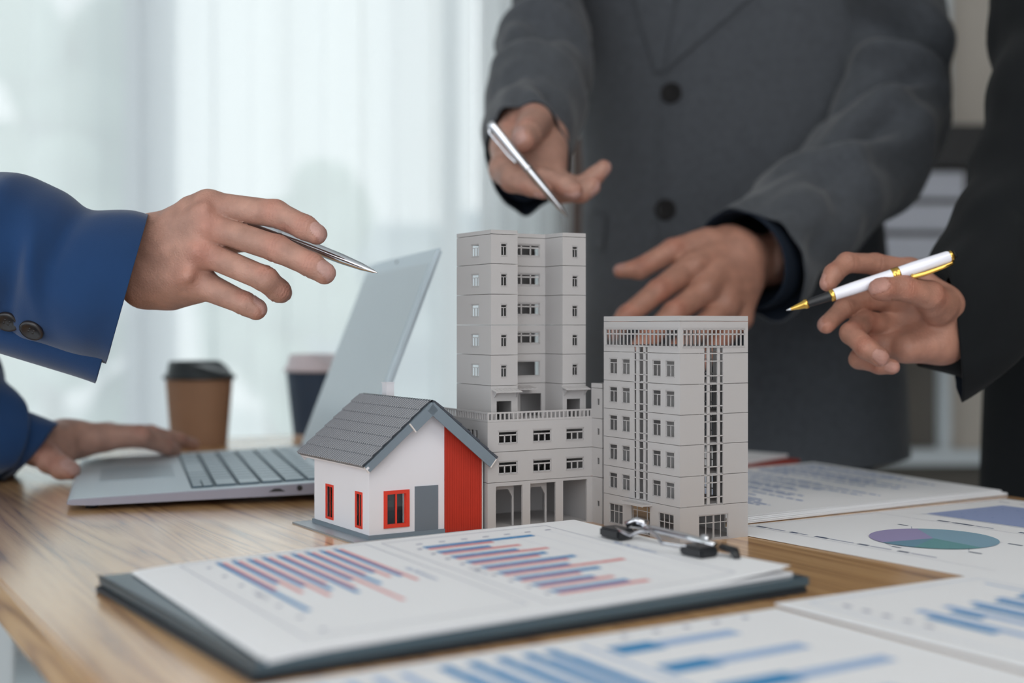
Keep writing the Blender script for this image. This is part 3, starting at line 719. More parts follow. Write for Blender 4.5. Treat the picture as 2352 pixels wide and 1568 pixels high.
# clipboard
zb = .0045
CBc = [(-.2165, .6845), (.0455, .884), (.1555, .6815), (-.0994, .5085)]
CBc[1] = (CBc[0][0] + CBc[2][0] - CBc[3][0], CBc[0][1] + CBc[2][1] - CBc[3][1])
cb = empty('clipboard', (CBc[3][0], CBc[3][1], TZ), label='dark clipboard lying under the charts in front of the models', category='clipboard')
cbo = cb.location.copy()
def cb_quad(name, C, z0, z1, m, bev=0.0):
    bm = bmesh.new(); lo = [bm.verts.new(Vector((x, y, TZ + z0)) - cbo) for x, y in C]; hi = [bm.verts.new(Vector((x, y, TZ + z1)) - cbo) for x, y in C]
    bm.faces.new(hi); bm.faces.new(lo[::-1])
    for i in range(4): bm.faces.new([lo[i], lo[(i + 1) % 4], hi[(i + 1) % 4], hi[i]])
    if bev: bmesh.ops.bevel(bm, geom=bm.edges[:], offset=bev, segments=2, affect='EDGES')
    return from_bm(name, bm, m, cb)
cb_quad('back_cover', [(x - .0015, y - .001) for x, y in CBc], .0002, .0034, 'board_edge', .0006)
cb_quad('board', CBc, .0038, .0084, 'board', .0006)
# raised stitched hem on the board's short edge
bm = bmesh.new(); a = Vector((*CBc[0], TZ + .0084)) - cbo; b = Vector((*CBc[3], TZ + .0084)) - cbo
tube(bm, [a + (b - a) * i / 10 for i in range(11)], .0010, 8, flat=.5); from_bm('hem', bm, 'board_edge', cb)
# the sheets under the clip, a little untidy
c0 = [(-.1999, .6884), (.0408, .8624), (.1453, .6823), (-.0972, .5106)]
stack_root = None
rnd = random.Random(5)
zz = .0087
def crl(k):
    lift = {4: .0030, 3: .0026, 2: .0004}.get(k, 0)
    return lambda s, t: lift * (max(0, s - .80) / .2) ** 1.3 * max(0, (t - .55) / .45) - .0012 * max(0, (.10 - s) / .10) ** 2 + .0006 * math.sin(3.1 * s) * (1 - t)
names = ['bottom sheet', 'sheet fourth from the top', 'sheet third from the top', 'sheet second from the top', 'top sheet']
for k in range(5):
    j = lambda: rnd.uniform(-.0012, .0012) if k < 4 else 0
    if k < 4:
        dx, dy = j(), j(); C = [(x + dx * 1.2 + .0008, y + dy - .0006) for x, y in c0]
    else: C = c0
    if k == 3: C = [C[0], (C[1][0] - .001, C[1][1]), (C[2][0] - .004, C[2][1] - .0028), C[3]]
    zz += .00055 if k else 0
    lab = 'white chart sheet with blue and salmon bars, on top under the clip' if k == 4 else 'blank edge of the %s in the stack under the clip' % names[k]
    o, S = sheet('paper_sheet', C, zz, th=.0004 if k < 4 else .0003, curl=crl(k), label=lab, category='paper', group='sheets under the clip')
top_sheet = o; St = S
Lb = [.712, .399, .466, .539, .604, .465, .547, .415, .49]; Lr = [.465, .531, .598, .473, .55, .737, .425, .485, .556]
Rb = [.806, .665, .694, .724, .753, .699, .728, .674, .706]; Rr = [.694, .724, .754, .696, .724, .815, .671, .702, .736]
it = frame_lines(.081, .03, .46, .93) + frame_lines(.492, .05, .897, .95)
for i in range(9):
    s = .1415 + i * .0298
    it += [('ink_blue', s, .064, s + .0105, Lb[i]), ('ink_red', s + .0105, .064, s + .0195, Lr[i]), ('ink_text', s + .002, .045, s + .014, .052)]
    t = .165 + i * .084
    it += [('ink_blue', .543, t, Rb[i], t + .030), ('ink_red', .543, t + .031, Rr[i], t + .056)]
    it += [('ink_grey', .524, t + .02, .534, t + .035)]
for i in range(7): it += [('ink_grey', .115, .10 + i * .13, .124, .115 + i * .13), ('ink_grey', .545 + i * .053, .118, .560 + i * .053, .128)]
for i in range(6): it += [('paper_edge', .60 + i * .053, .14, .60 + i * .053, .92, .0012)]
prints('printed_chart', St, it, top_sheet)
text_print(St, 'Sale Performance', .902, .405, .016, .200, top_sheet)
text_print(St, 'Sale Performance', .420, .405, .016, .175, top_sheet)
text_print(St, 'Categories', .118, .45, .014, .10, top_sheet, 'ink_grey')
text_print(St, 'Categories', .518, .50, .014, .10, top_sheet, 'ink_grey')

# the lever clip: spring wire arms, rolled steel spine, black rubber jaws
clip = empty('clip', tuple(St(.945, .46)), label='chrome wire clip with two black rubber feet gripping the chart sheets', category='clip')
CO_ = clip.location.copy()
def cl(px, py, D, dz=0): return P(px, py, D) - CO_ + Vector((0, 0, dz))
e1 = (P(1570, 1250, .752) - P(1410, 1205, .822)); e1.normalize()
jaw = [(1417, 1217, .784), (1605, 1258, .722)]
for px, py, D in jaw:
    c = P(px, py, D); c.z = TZ + .0165
    d2 = Vector((.84, .54, 0)); d1 = Vector((.54, -.84, 0))
    bm = bmesh.new(); addbox(bm, c - CO_ - d1 * .0095 - d2 * .0065 + Vector((0, 0, -.0042)), d1 * .019, d2 * .013, (0, 0, .0060))
    bmesh.ops.bevel(bm, geom=bm.edges[:], offset=.0012, segments=2, affect='EDGES'); from_bm('rubber_foot', bm, 'black_plastic', clip)
A = P(1417, 1217, .784); B = P(1605, 1258, .722); A.z = TZ + .0165; B.z = TZ + .0165
def ab(t, off=0, dz=0): return A + (B - A) * t + Vector((.84, .54, 0)) * off + Vector((0, 0, dz)) - CO_
bm = bmesh.new(); tube(bm, [ab(-.02, .000, .001), ab(.1, -.004, .0012), ab(.3, -.007, .0008), ab(.40, -.005, .0040), ab(.5, -.004, .0050), ab(.60, -.006, .0040), ab(.72, -.009, .0008), ab(.9, -.006, .0008), ab(1.0, .0, .001)], .0012, 10)
from_bm('wire_arm', bm, 'chrome', clip)
bm = bmesh.new(); tube(bm, [ab(.02, .010, .0025), ab(.3, .0105, .0028), ab(.7, .0105, .0022), ab(1.05, .0095, .0008)], .0024, 14, flat=.8); from_bm('spine', bm, 'steel', clip)
bm = bmesh.new(); tube(bm, [ab(.02, .006, .003), ab(.08, .010, .006), ab(.16, .014, .004)], .0022, 10); from_bm('lever_tab', bm, 'chrome', clip)
bm = bmesh.new(); lathe(bm, [(0, 0), (.0035, .0005), (.0038, .003), (.002, .0045), (0, .0048)], 16, ab(.78, .019, -.001)); from_bm('hanging_eye', bm, 'steel', clip)
bm = bmesh.new(); tube(bm, [ab(1.1, .010, .001), ab(1.22, .011, .0), ab(1.30, .008, -.003)], [.003, .0035, .002], 10, flat=.6); from_bm('end_tab', bm, 'black_plastic', clip)

# loose papers
def vadd(p, q): return (p[0] + q[0], p[1] + q[1])
SA = [(-.123, .487), (.13, .643), (.24, .465), (-.013, .309)]
oA, FA = sheet('paper_sheet', SA, .0004, label='blurred blue bar chart sheet at the bottom edge, nearest the camera', category='paper', group='loose chart sheets on the table')
it = []
for i, s in enumerate((.352, .396, .442, .486, .524)): it += [('ink_blue', s - .011, .055, s + .009, .42), ('ink_light', s + .011, .12, s + .018, .50)]
for i, (a, b) in enumerate(((.69, .83), (.70, .86), (.74, .91), (.68, .80), (.72, .88))):
    t = .10 + i * .165; it += [('ink_blue', .60, t, a - .01, t + .065), ('ink_light', a - .01, t + .01, b, t + .055)]
for i in range(5): it += [('ink_grey', .66 + i * .06, .035, .672 + i * .06, .05)]
it += [('ink_light', .575, .06, .582, .60)] + [('ink_light', .08 + i * .04, .06, .095 + i * .04, .3 + .1 * (i % 3)) for i in range(6)]
prints('printed_chart', FA, it, oA)
SB = [(.1299, .6452), (.387, .795), (.50, .62), (.2400, .467)]
oB, FB = sheet('paper_sheet', SB, .0016, th=.0009, label='blurred white sheet with blue bars at the right edge, overlapping the nearest sheet', category='paper', group='loose chart sheets on the table')
it = []
for i in range(8):
    s = .134 + i * .064; L = (.47, .36, .52, .44, .38, .5, .42, .36)[i]
    it += [('ink_blue', s - .011, .285 - i * .012, s + .009, L), ('ink_light', s + .012, .225, s + .034, L + .1)]
for i in range(5): it += [('ink_grey', .078, .10 + i * .06, .088, .125 + i * .06)]
it += [('ink_light', .43, .09, .436, .3)] + frame_lines(.05, .04, .46, .95, .002, 'ink_light')
prints('printed_chart', FB, it, oB)
SC = [(.135, .893), (.3949, 1.0448), (.50, .887), (.2543, .7204)]
oC, FC = sheet('paper_sheet', SC, .0004, curl=lambda s, t: .0012 * max(0, s - .2) * t, label='white sheet with a pale purple and teal pie chart, right of the office block', category='paper', group='loose chart sheets on the table')
it = [('ink_grey', .100, .02, .091, .975, .0015), ('ink_grey', .511, .02, .511, .98, .0015), ('ink_grey', .100, .02, .511, .02, .0015)]
for a, b, c in ((.04, .085, .168), (.19, .225, .265), (.296, .35, .452), (.469, .51, .597), (.62, .66, .758)):
    it += [('ink_dark', .109, a, .120, b)]
    it += [('ink_grey', .111, b + .008, .117, c)]
for a, b in ((.27, .32), (.34, .42), (.60, .64)): it += [('ink_dark', .524, a, .535, b), ('ink_grey', .526, b + .01, .532, b + .08)]
it += [('chart_fill', .60, .13, .88, .60)] + [('ink_text', .62 + .05 * i, .18, .626 + .05 * i, .3 + .06 * (i % 4)) for i in range(5)]
it += [('ink_text', .59, .12, .592, .98)] + [('ink_grey', .93, .05 + .1 * i, .936, .1 + .1 * i) for i in range(5)]
it += [('ink_grey', .351, .385, .40, .32, .002), ('ink_dark', .40, .26, .408, .30), ('ink_grey', .172, .50, .150, .55, .002), ('ink_dark', .145, .555, .152, .59),
       ('ink_grey', .262, .706, .235, .735, .002), ('ink_dark', .222, .745, .230, .79), ('ink_grey', .348, .65, .38, .70, .002), ('ink_dark', .375, .72, .383, .77)]
prints('printed_chart', FC, it, oC)
# pie: sectors as printed fans
bm = bmesh.new(); pc = Vector((.2735, .848)); R_ = .0405
cen = FC(.28, .524); hub = Vector((cen.x + .0, cen.y, 0)); mid = cen.copy()
# centre of the disc: pixel ellipse centre, hub slightly off like the print's sector apex
def px_to_tab(px, py, z=0): D = (HC - z) * F / (py - HY); return Vector(((px - CX) / F * D, D, 0))
centre = px_to_tab(2144, 1239.5); rx = R_
keys = ['pie_blue', 'pie_purple', 'pie_mid', 'pie_teal']
angs = [px_to_tab(1650 + x / 2.761, 1000 + y / 2.761) - centre for x, y in ((1640, 715), (1270, 605), (1090, 683), (1250, 712), (1640, 715))]
an = [math.atan2(v.y, v.x) for v in angs]
for i in range(1, 5):
    while an[i] < an[i - 1]: an[i] += 2 * math.pi
for i in range(4):
    n = 24; a0, a1 = an[i], an[i + 1]; zc = TZ + .0011
    c = bm.verts.new((centre.x, centre.y, zc)); prev = None
    for k in range(n + 1):
        a_ = a0 + (a1 - a0) * k / n; v = bm.verts.new((centre.x + R_ * math.cos(a_), centre.y + R_ * math.sin(a_), zc))
        if prev: bm.faces.new([c, prev, v]).material_index = i
        prev = v
for f in bm.faces:
    f.normal_update()
    if f.normal.z < 0: f.normal_flip()
me = bpy.data.meshes.new('printed_pie_chart'); bm.to_mesh(me); bm.free(); link('printed_pie_chart', me, keys, oC)
# stack of text pages at the far right
SD = [(.046, 1.12), (.2963, 1.2844), (.3982, 1.0742), (.148, .914)]
lab = ['lowest page edge of the far text stack', 'second lowest page of the far text stack', 'middle page of the far text stack', 'second highest page of the far text stack', 'top page of blue text lines, on the far stack right of the office block']
for k in range(5):
    C = [(x + (.008 - .002 * k) + .002 * (k % 2), y - .004 + .001 * k) for x, y in SD] if k < 4 else SD
    oD, FD = sheet('text_page', C, .0006 + .0009 * k, th=.0006 if k < 4 else .0003, curl=lambda s, t: .004 * max(0, .5 - s) * (1 - t), label=lab[k], category='paper', group='text pages of the far stack')
it = []; rnd = random.Random(9)
s = .95
while s > .06:
    t = .05 + (.0 if rnd.random() < .7 else .04); w_ = rnd.uniform(.55, .9) if rnd.random() < .75 else rnd.uniform(.2, .4)
    if rnd.random() < .12: s -= .02; continue
    while t < w_:
        L = rnd.uniform(.03, .09); it.append(('ink_text', s, t, s + .0095, min(w_, t + L))); t += L + .012
    s -= .0215
prints('printed_text', FD, it, oD)
SE = [(.06, 1.21), (.205, 1.40), (.282, 1.335), (.137, 1.145)]
fo, _ = sheet('folder', [(.05, 1.19), (.20, 1.41), (.292, 1.325), (.14, 1.10)], .0004, mats=('folder_red',), th=.003, label='red folder beneath a white sheet behind the office block', category='folder')
oE, FE = sheet('paper_sheet', SE, .0045, th=.003, label='white sheet lying on the red folder at the back of the table', category='paper', group='loose chart sheets on the table')

# ------------------------------------------------------------------ laptop
sd = Vector((math.cos(math.radians(16.5)), math.sin(math.radians(16.5)), 0)); bd = Vector((-sd.y, sd.x, 0))
LO = Vector((-.334, .978, TZ)); LD, LW = .220, .31
lap = empty('laptop', tuple(LO), label='open silver laptop left of the toy house, screen standing behind it', category='laptop')
lp = lambda a, b, z=0: sd * a + bd * b + Vector((0, 0, z))
bm = bmesh.new()
prof = [(0, .0052), (.0012, .0080), (.004, .0088), (LD, .0165), (LD, .0065), (.02, .0038), (.004, .0045)]
prism(bm, prof, lp(0, 0), sd, bd, Vector((0, 0, 1)), LW); bmesh.ops.bevel(bm, geom=bm.edges[:], offset=.0007, segments=2, affect='EDGES')
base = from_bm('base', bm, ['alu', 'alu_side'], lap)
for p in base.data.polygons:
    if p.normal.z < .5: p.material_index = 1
zt = lambda a: .0088 + (a - .004) / (LD - .004) * .0077
def onbase(name, a0, a1, b0, b1, h, m, parent, sink=.0003, bev=0):
    bm = bmesh.new(); q = [lp(a0, b0, zt(a0) - sink), lp(a1, b0, zt(a1) - sink)]
    addbox(bm, q[0], q[1] - q[0], bd * (b1 - b0), (0, 0, h + sink))
    o = from_bm(name, bm, m, parent)
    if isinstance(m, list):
        for p in o.data.polygons: p.material_index = 0 if p.normal.z > .5 else 1  # key sides get the dark colour, shade between keys painted in
    return o
onbase('touchpad', .022, .083, .105, .205, .0002, 'pad', base)
kb0, kb1 = .092, .200
onbase('keyboard_well', kb0, kb1, .016, LW - .016, .00015, 'well_and_key_shade', base)
rows = 6; pitch = (kb1 - kb0) / rows
for r in range(rows):
    a0 = kb0 + .0017 + r * pitch; a1 = kb0 + (r + 1) * pitch - .0017
    widths = {0: [1, 1, 1, 1, 1.25, 5, 1.25, 1, 1, 1, 1], 1: [2.3] + [1] * 10 + [2.3], 2: [1.8] + [1] * 11 + [1.8], 3: [1.5] + [1] * 12 + [1.1], 4: [1] * 13 + [1.6], 5: [1] * 14}[r]
    tot = sum(widths); b = .018; span = LW - .036
    for w_ in widths:
        bw = w_ / tot * span
        if r == 0 and b < .05:   # half-height arrow keys near the camera
            onbase('key', a0, a0 + (a1 - a0) * .46, b + .0017, b + bw - .0017, .0015, ['key', 'well_and_key_shade'], base)
            onbase('key', a0 + (a1 - a0) * .54, a1, b + .0017, b + bw - .0017, .0015, ['key', 'well_and_key_shade'], base)
        else: onbase('key', a0, a1, b + .0017, b + bw - .0017, .0015, ['key', 'well_and_key_shade'], base)
        b += bw
# ports on the near side
bm = bmesh.new(); addbox(bm, lp(.196, -.0006, .0098), sd * .0145, bd * .001, (0, 0, .0052)); from_bm('usb_port', bm, 'dark', base)
bm = bmesh.new(); lathe(bm, [(0, 0), (.0021, 0), (.0021, .001), (0, .001)], 20, lp(.174, -.0008, .0116), bd); from_bm('audio_jack', bm, 'dark', base)
bm = bmesh.new(); prism(bm, [(0, 0), (.013, 0), (.0085, .0024), (.0045, .0024)], lp(.150, -.0006, .0093), sd, bd, Vector((0, 0, 1)), .001); from_bm('card_slot', bm, 'dark', base)
for a in (.018, LD - .02):
    for b in (.02, LW - .03):
        bm = bmesh.new(); lathe(bm, [(0, 0), (.005, 0), (.005, .0062 if a > .1 else .0042), (0, .0062 if a > .1 else .0042)], 16, lp(a, b, 0)); from_bm('rubber_foot', bm, 'black_plastic', base)
# screen half
sx = (sd * .0715 + Vector((0, 0, .187))).normalized(); sn = sx.cross(bd).normalized()
if sn.dot(sd) < 0: sn = -sn          # back of the lid
SH = .2005
so = lp(LD - .006, 0, .0160)
bm = bmesh.new(); addbox(bm, so, sx * SH, bd * LW, sn * .0055); bmesh.ops.bevel(bm, geom=bm.edges[:], offset=.0022, segments=3, affect='EDGES')
lid = from_bm('screen_lid', bm, 'alu', lap)
bm = bmesh.new(); addbox(bm, so + sx * .012 + bd * .009 - sn * .0004, sx * (SH - .026), bd * (LW - .018), sn * .0008); from_bm('display', bm, 'screen', lid)
bm = bmesh.new(); tube(bm, [so + bd * .03 - sn * .001, so + bd * (LW - .03) - sn * .001], .0042, 14); from_bm('hinge', bm, 'alu_side', lap)
bm = bmesh.new(); lathe(bm, [(0, 0), (.0016, 0), (.0016, .0005), (0, .0005)], 16, so + sx * (SH - .006) + bd * LW * .5 - sn * .0007, sn); from_bm('webcam', bm, 'dark', lid)

# ------------------------------------------------------------------ cups
def cup(x, y, H, rb, rt, body, lid_m, base_m, label):
    r = empty('coffee_cup', (x, y, TZ), label=label, category='cup', group='takeaway coffee cups')
    bm = bmesh.new(); lathe(bm, [(0, .004), (rb - .003, .004), (rb - .0025, 0), (rb, 0), (rb + .0004, .002), (rt, H - .018), (rt + .0008, H - .0165)], 56); from_bm('cup_body', bm, body, r)
    if base_m:
        bm = bmesh.new(); lathe(bm, [(rb - .0005, 0), (rb + .0006, .0), (rb + .0012, .006), (rb + .0004, .0065)], 56); from_bm('base_ring', bm, base_m, r)
    bm = bmesh.new()
    lathe(bm, [(rt - .002, H - .021), (rt + .003, H - .0205), (rt + .0035, H - .018), (rt + .0005, H - .0155), (rt - .0015, H - .0145), (rt - .004, H - .001), (rt - .0055, H), (rt - .010, H - .0005), (rt - .012, H - .004), (0, H - .004)], 56)
    # sloping drinking side: lower the rim towards one side
    for v in bm.verts:
        if v.co.z > H - .014: v.co.z -= max(0, (v.co.x * .9 - v.co.y * .3) - rt * .15) * .46 * (v.co.z - (H - .014)) / .014
    from_bm('lid', bm, lid_m, r); 
    bm = bmesh.new(); lathe(bm, [(0, 0), (.002, 0), (.002, .0006), (0, .0006)], 12, (0, rt * -.55, H - .0039)); from_bm('sip_hole', bm, 'dark', r)
cup(-.3640, 1.52, .0975, .0318, .0385, 'kraft', 'lid_black', None, 'brown kraft paper coffee cup with a black lid behind the laptop hand')
cup(-.2380, 1.60, .1035, .0290, .0385, 'cup_navy', 'lid_pale', 'cup_base', 'dark blue paper coffee cup with a pale lid, partly behind the laptop screen')

# ------------------------------------------------------------------ implicit surfaces for bodies and hands
def seg_d(Pn, s):
    a = np.array(s[0]); b = np.array(s[2]); ba = b - a; L2 = max(ba @ ba, 1e-12)
    h = np.clip(((Pn - a) @ ba) / L2, 0, 1)
    r = s[1] + (s[3] - s[1]) * h
    return np.linalg.norm(Pn - a - h[:, None] * ba, axis=1) - r
def smin(a, b, k):
    h = np.maximum(k - np.abs(a - b), 0) / k
    return np.minimum(a, b) - h * h * k * 0.25
def field(Pn, palm, fingers, kp=.012, kf=.0035, kb=.007):
    d = None
    for s in palm:
        q = seg_d(Pn, s); d = q if d is None else smin(d, q, kp)
    base = d
    for f in fingers:
        g = None
        for s in f:
            q = seg_d(Pn, s); g = q if g is None else smin(g, q, kf)
        d = np.minimum(d, smin(base, g, kb))
    return d
def surface_net(fn, lo, hi, res):
    """naive surface nets on a grid; fn is sampled finely only near the surface"""
    n = [int(math.ceil((hi[i] - lo[i]) / res / 4)) * 4 + 1 for i in range(3)]
    ax = [lo[i] + res * np.arange(n[i]) for i in range(3)]
    cx = [a[::4] for a in ax]
    G = np.stack(np.meshgrid(*cx, indexing='ij'), -1).reshape(-1, 3)
    dc = fn(G).reshape([len(c) for c in cx])
    D = dc.repeat(4, 0).repeat(4, 1).repeat(4, 2)
    pad = 2
    D = D[pad:, pad:, pad:][:n[0], :n[1], :n[2]]
    full = np.full(n, 9.0); full[:D.shape[0], :D.shape[1], :D.shape[2]] = D
    mask = np.abs(full) < res * 6.5
    idx = np.argwhere(mask); pts = np.stack([ax[0][idx[:, 0]], ax[1][idx[:, 1]], ax[2][idx[:, 2]]], -1)
    full[mask] = fn(pts); D = full
    ins = D < 0
    c = np.zeros([k - 1 for k in n], int)
    for i in (0, 1):
        for j in (0, 1):
            for k in (0, 1): c += ins[i:n[0] - 1 + i, j:n[1] - 1 + j, k:n[2] - 1 + k]
    act = (c > 0) & (c < 8); A = np.argwhere(act); vid = -np.ones(act.shape, int); vid[tuple(A.T)] = np.arange(len(A))
    acc = np.zeros((len(A), 3)); cnt = np.zeros(len(A))
    C8 = [(i, j, k) for i in (0, 1) for j in (0, 1) for k in (0, 1)]
    for a in C8:
        for ax_ in range(3):
            if a[ax_] == 1: continue
            b = list(a); b[ax_] = 1
            da = D[A[:, 0] + a[0], A[:, 1] + a[1], A[:, 2] + a[2]]; db = D[A[:, 0] + b[0], A[:, 1] + b[1], A[:, 2] + b[2]]
            cr = (da < 0) != (db < 0); t = np.where(cr, da / np.where(cr, da - db, 1), 0)
            p = A + np.array(a); p = p.astype(float); p[:, ax_] += t
            acc[cr] += p[cr]; cnt[cr] += 1
    v = np.array(lo) + res * acc / cnt[:, None]
    quads = []
    for ax_ in range(3):
        o = [i for i in range(3) if i != ax_]
        sl0 = [slice(1, n[i] - 1) for i in range(3)]; sl0[ax_] = slice(0, n[ax_] - 1)
        sl1 = list(sl0); sl1[ax_] = slice(1, n[ax_])
        s0, s1 = ins[tuple(sl0)], ins[tuple(sl1)]
        E = np.argwhere(s0 != s1); off = np.array([sl0[i].start for i in range(3)]); flip = s0[tuple(E.T)]
        E = E + off
        def q(du, dv):
            e = E.copy(); e[:, o[0]] -= du; e[:, o[1]] -= dv; return vid[tuple(e.T)]
        Q = np.stack([q(0, 0), q(1, 0), q(1, 1), q(0, 1)], -1)
        f = flip if ax_ != 1 else ~flip
        Q[f] = Q[f][:, ::-1]; quads.append(Q)
    Q = np.concatenate(quads); Q = Q[(Q >= 0).all(1)]
    return v, Q[:, ::-1]
def grad(fn, v, e=.0004):
    g = np.zeros_like(v)
    for i in range(3):
        d = np.zeros(3); d[i] = e; g[:, i] = fn(v + d) - fn(v - d)
    return g / (np.linalg.norm(g, axis=1, keepdims=True) + 1e-12)

def mm(px, D): return px / F * D
def farther(palm, fingers, k):
    f3 = lambda p: (p[0], p[1], p[2] * k)
    return [(f3(s[0]), s[1], f3(s[2]), s[3]) for s in palm], [dict(f, pts=[(p[0], p[1], p[2] * k, p[3]) for p in f['pts']]) for f in fingers]
def hand_mesh(palm, fingers, res, tone, nails=True, dorsal=None, kp=.012, kb=.006, crease=1.0, extra_color=()):
    """palm: [((px,py,D),rpx, (px,py,D),rpx)], fingers: [dict(pts=[(px,py,D,rpx)...], dorsal=vec)]"""
    cv = lambda s: (tuple(P(*s[0])), mm(s[1], s[0][2]), tuple(P(*s[2])), mm(s[3], s[2][2]))
    pl = [cv(s) for s in palm]; fs = []; info = []
    for f in fingers:
        q = [(np.array(P(*p[:3])), mm(p[3], p[2])) for p in f['pts']]
        fs.append([(tuple(a[0]), a[1], tuple(b[0]), b[1]) for a, b in zip(q, q[1:])]); info.append((q, np.array(Vector(f['dorsal']).normalized())))
    fn = lambda X: field(X, pl, fs, kp, .003, kb)
    allp = np.array([p for s in pl + [x for f in fs for x in f] for p in (s[0], s[2])]); R = .036
    v, Q = surface_net(fn, allp.min(0) - R, allp.max(0) + R, res)
    for _ in range(2): v = v - grad(fn, v) * fn(v)[:, None]
    nrm = grad(fn, v)
    base = np.array(tone); colr = np.tile(base, (len(v), 1)); disp = np.zeros(len(v))
    def lerp(mask_w, c): 
        nonlocal colr
        colr = colr * (1 - mask_w[:, None]) + np.array(c) * mask_w[:, None]
    red = base * np.array([1.12, .78, .74]); dark = base * np.array([.72, .6, .58]); nail = base * np.array([1.12, 1.16, 1.32]) + .02
    for q, dor in info:
        n = len(q)
        for k in range(1, n):
            c, r = q[k]; prev = q[k - 1][0]; al = (c - prev) / (np.linalg.norm(c - prev) + 1e-9)
            rel = v - c; dist = np.linalg.norm(rel, axis=1); dd = rel @ dor
            dz = dor - al * (dor @ al); dz /= np.linalg.norm(dz) + 1e-9; sd_ = np.cross(al, dz)
            a = rel @ al; w_ = rel @ sd_; hgt = rel @ dz
            if k < n - 1:
                near = np.exp(-(a / (r * .9)) ** 2) * (dist < r * 1.9)
                back = np.clip(hgt / r * 1.5, 0, 1)
                lerp(.35 * near * back, red)
                st = np.maximum(0, np.cos(a * 2 * np.pi / .0023 + 1.2 * np.sin(w_ * 700))) ** 2
                disp -= crease * .00065 * st * near * back * np.exp(-(a / .0042) ** 2)
                lerp(.42 * st * near * back * np.exp(-(a / .0042) ** 2), dark)
                pal = np.clip(-hgt / r * 1.5, 0, 1)
                ln = np.exp(-(a / .0007) ** 2) * pal * (dist < r * 1.6)
                disp -= crease * .0005 * ln; lerp(.35 * ln, dark)
            else:
                lerp(.25 * np.clip((a + r * .4) / r, 0, 1) * (dist < r * 1.8), red)
                if nails:
                    u = (a - r * .22) / (r * .95); s_ = w_ / (r * .74)
                    e = (np.abs(u) ** 2.6 + np.abs(s_) ** 2.6)
                    on = (e < 1) & (hgt > 0) & (dist < r * 2)
                    rim = np.exp(-((e - 1.05) / .28) ** 2) * (hgt > 0) * (dist < r * 2)
                    disp[on] += .00022; disp -= .0004 * rim * (~on); lerp(on * .8, nail); lerp(rim * .35 * (~on), dark)
                    tip = on & (u > .78); lerp(tip * .7, nail * 1.06)
    for (px, py, D, rr, kind, amt) in extra_color:
        c = np.array(P(px, py, D)); g = np.exp(-(np.linalg.norm(v - c, axis=1) / rr) ** 2); lerp(amt * g, red if kind == 'r' else dark)
    v = v + nrm * disp[:, None]
    return v, Q, np.clip(colr, 0, 1)
def body_prims(prims, res=.013, k=.025):
    pl = [(tuple(a), ra, tuple(b), rb) for a, ra, b, rb in prims]
    fn = lambda X: field(X, pl, [], k)
    allp = np.array([p for s in pl for p in (s[0], s[2])]); R = .2
    v, Q = surface_net(fn, allp.min(0) - R, allp.max(0) + R, res)
    v = v - grad(fn, v, .002) * fn(v)[:, None]
    return v, Q
def join_mesh(name, parts, origin, m, parent):
    vs, qs, cs, off = [], [], [], 0
    for v, Q, c in parts:
        vs.append(v); qs.append(Q + off); cs.append(c); off += len(v)
    v = np.concatenate(vs) - np.array(origin); Q = np.concatenate(qs); c = np.concatenate(cs)
    me = bpy.data.meshes.new(name); me.from_pydata(v.tolist(), [], Q.tolist()); me.update()
    at = me.color_attributes.new('Col', 'FLOAT_COLOR', 'POINT'); at.data.foreach_set('color', np.c_[c, np.ones(len(c))].astype(np.float32).ravel())
    o = link(name, me, m, parent, smooth=True); return o

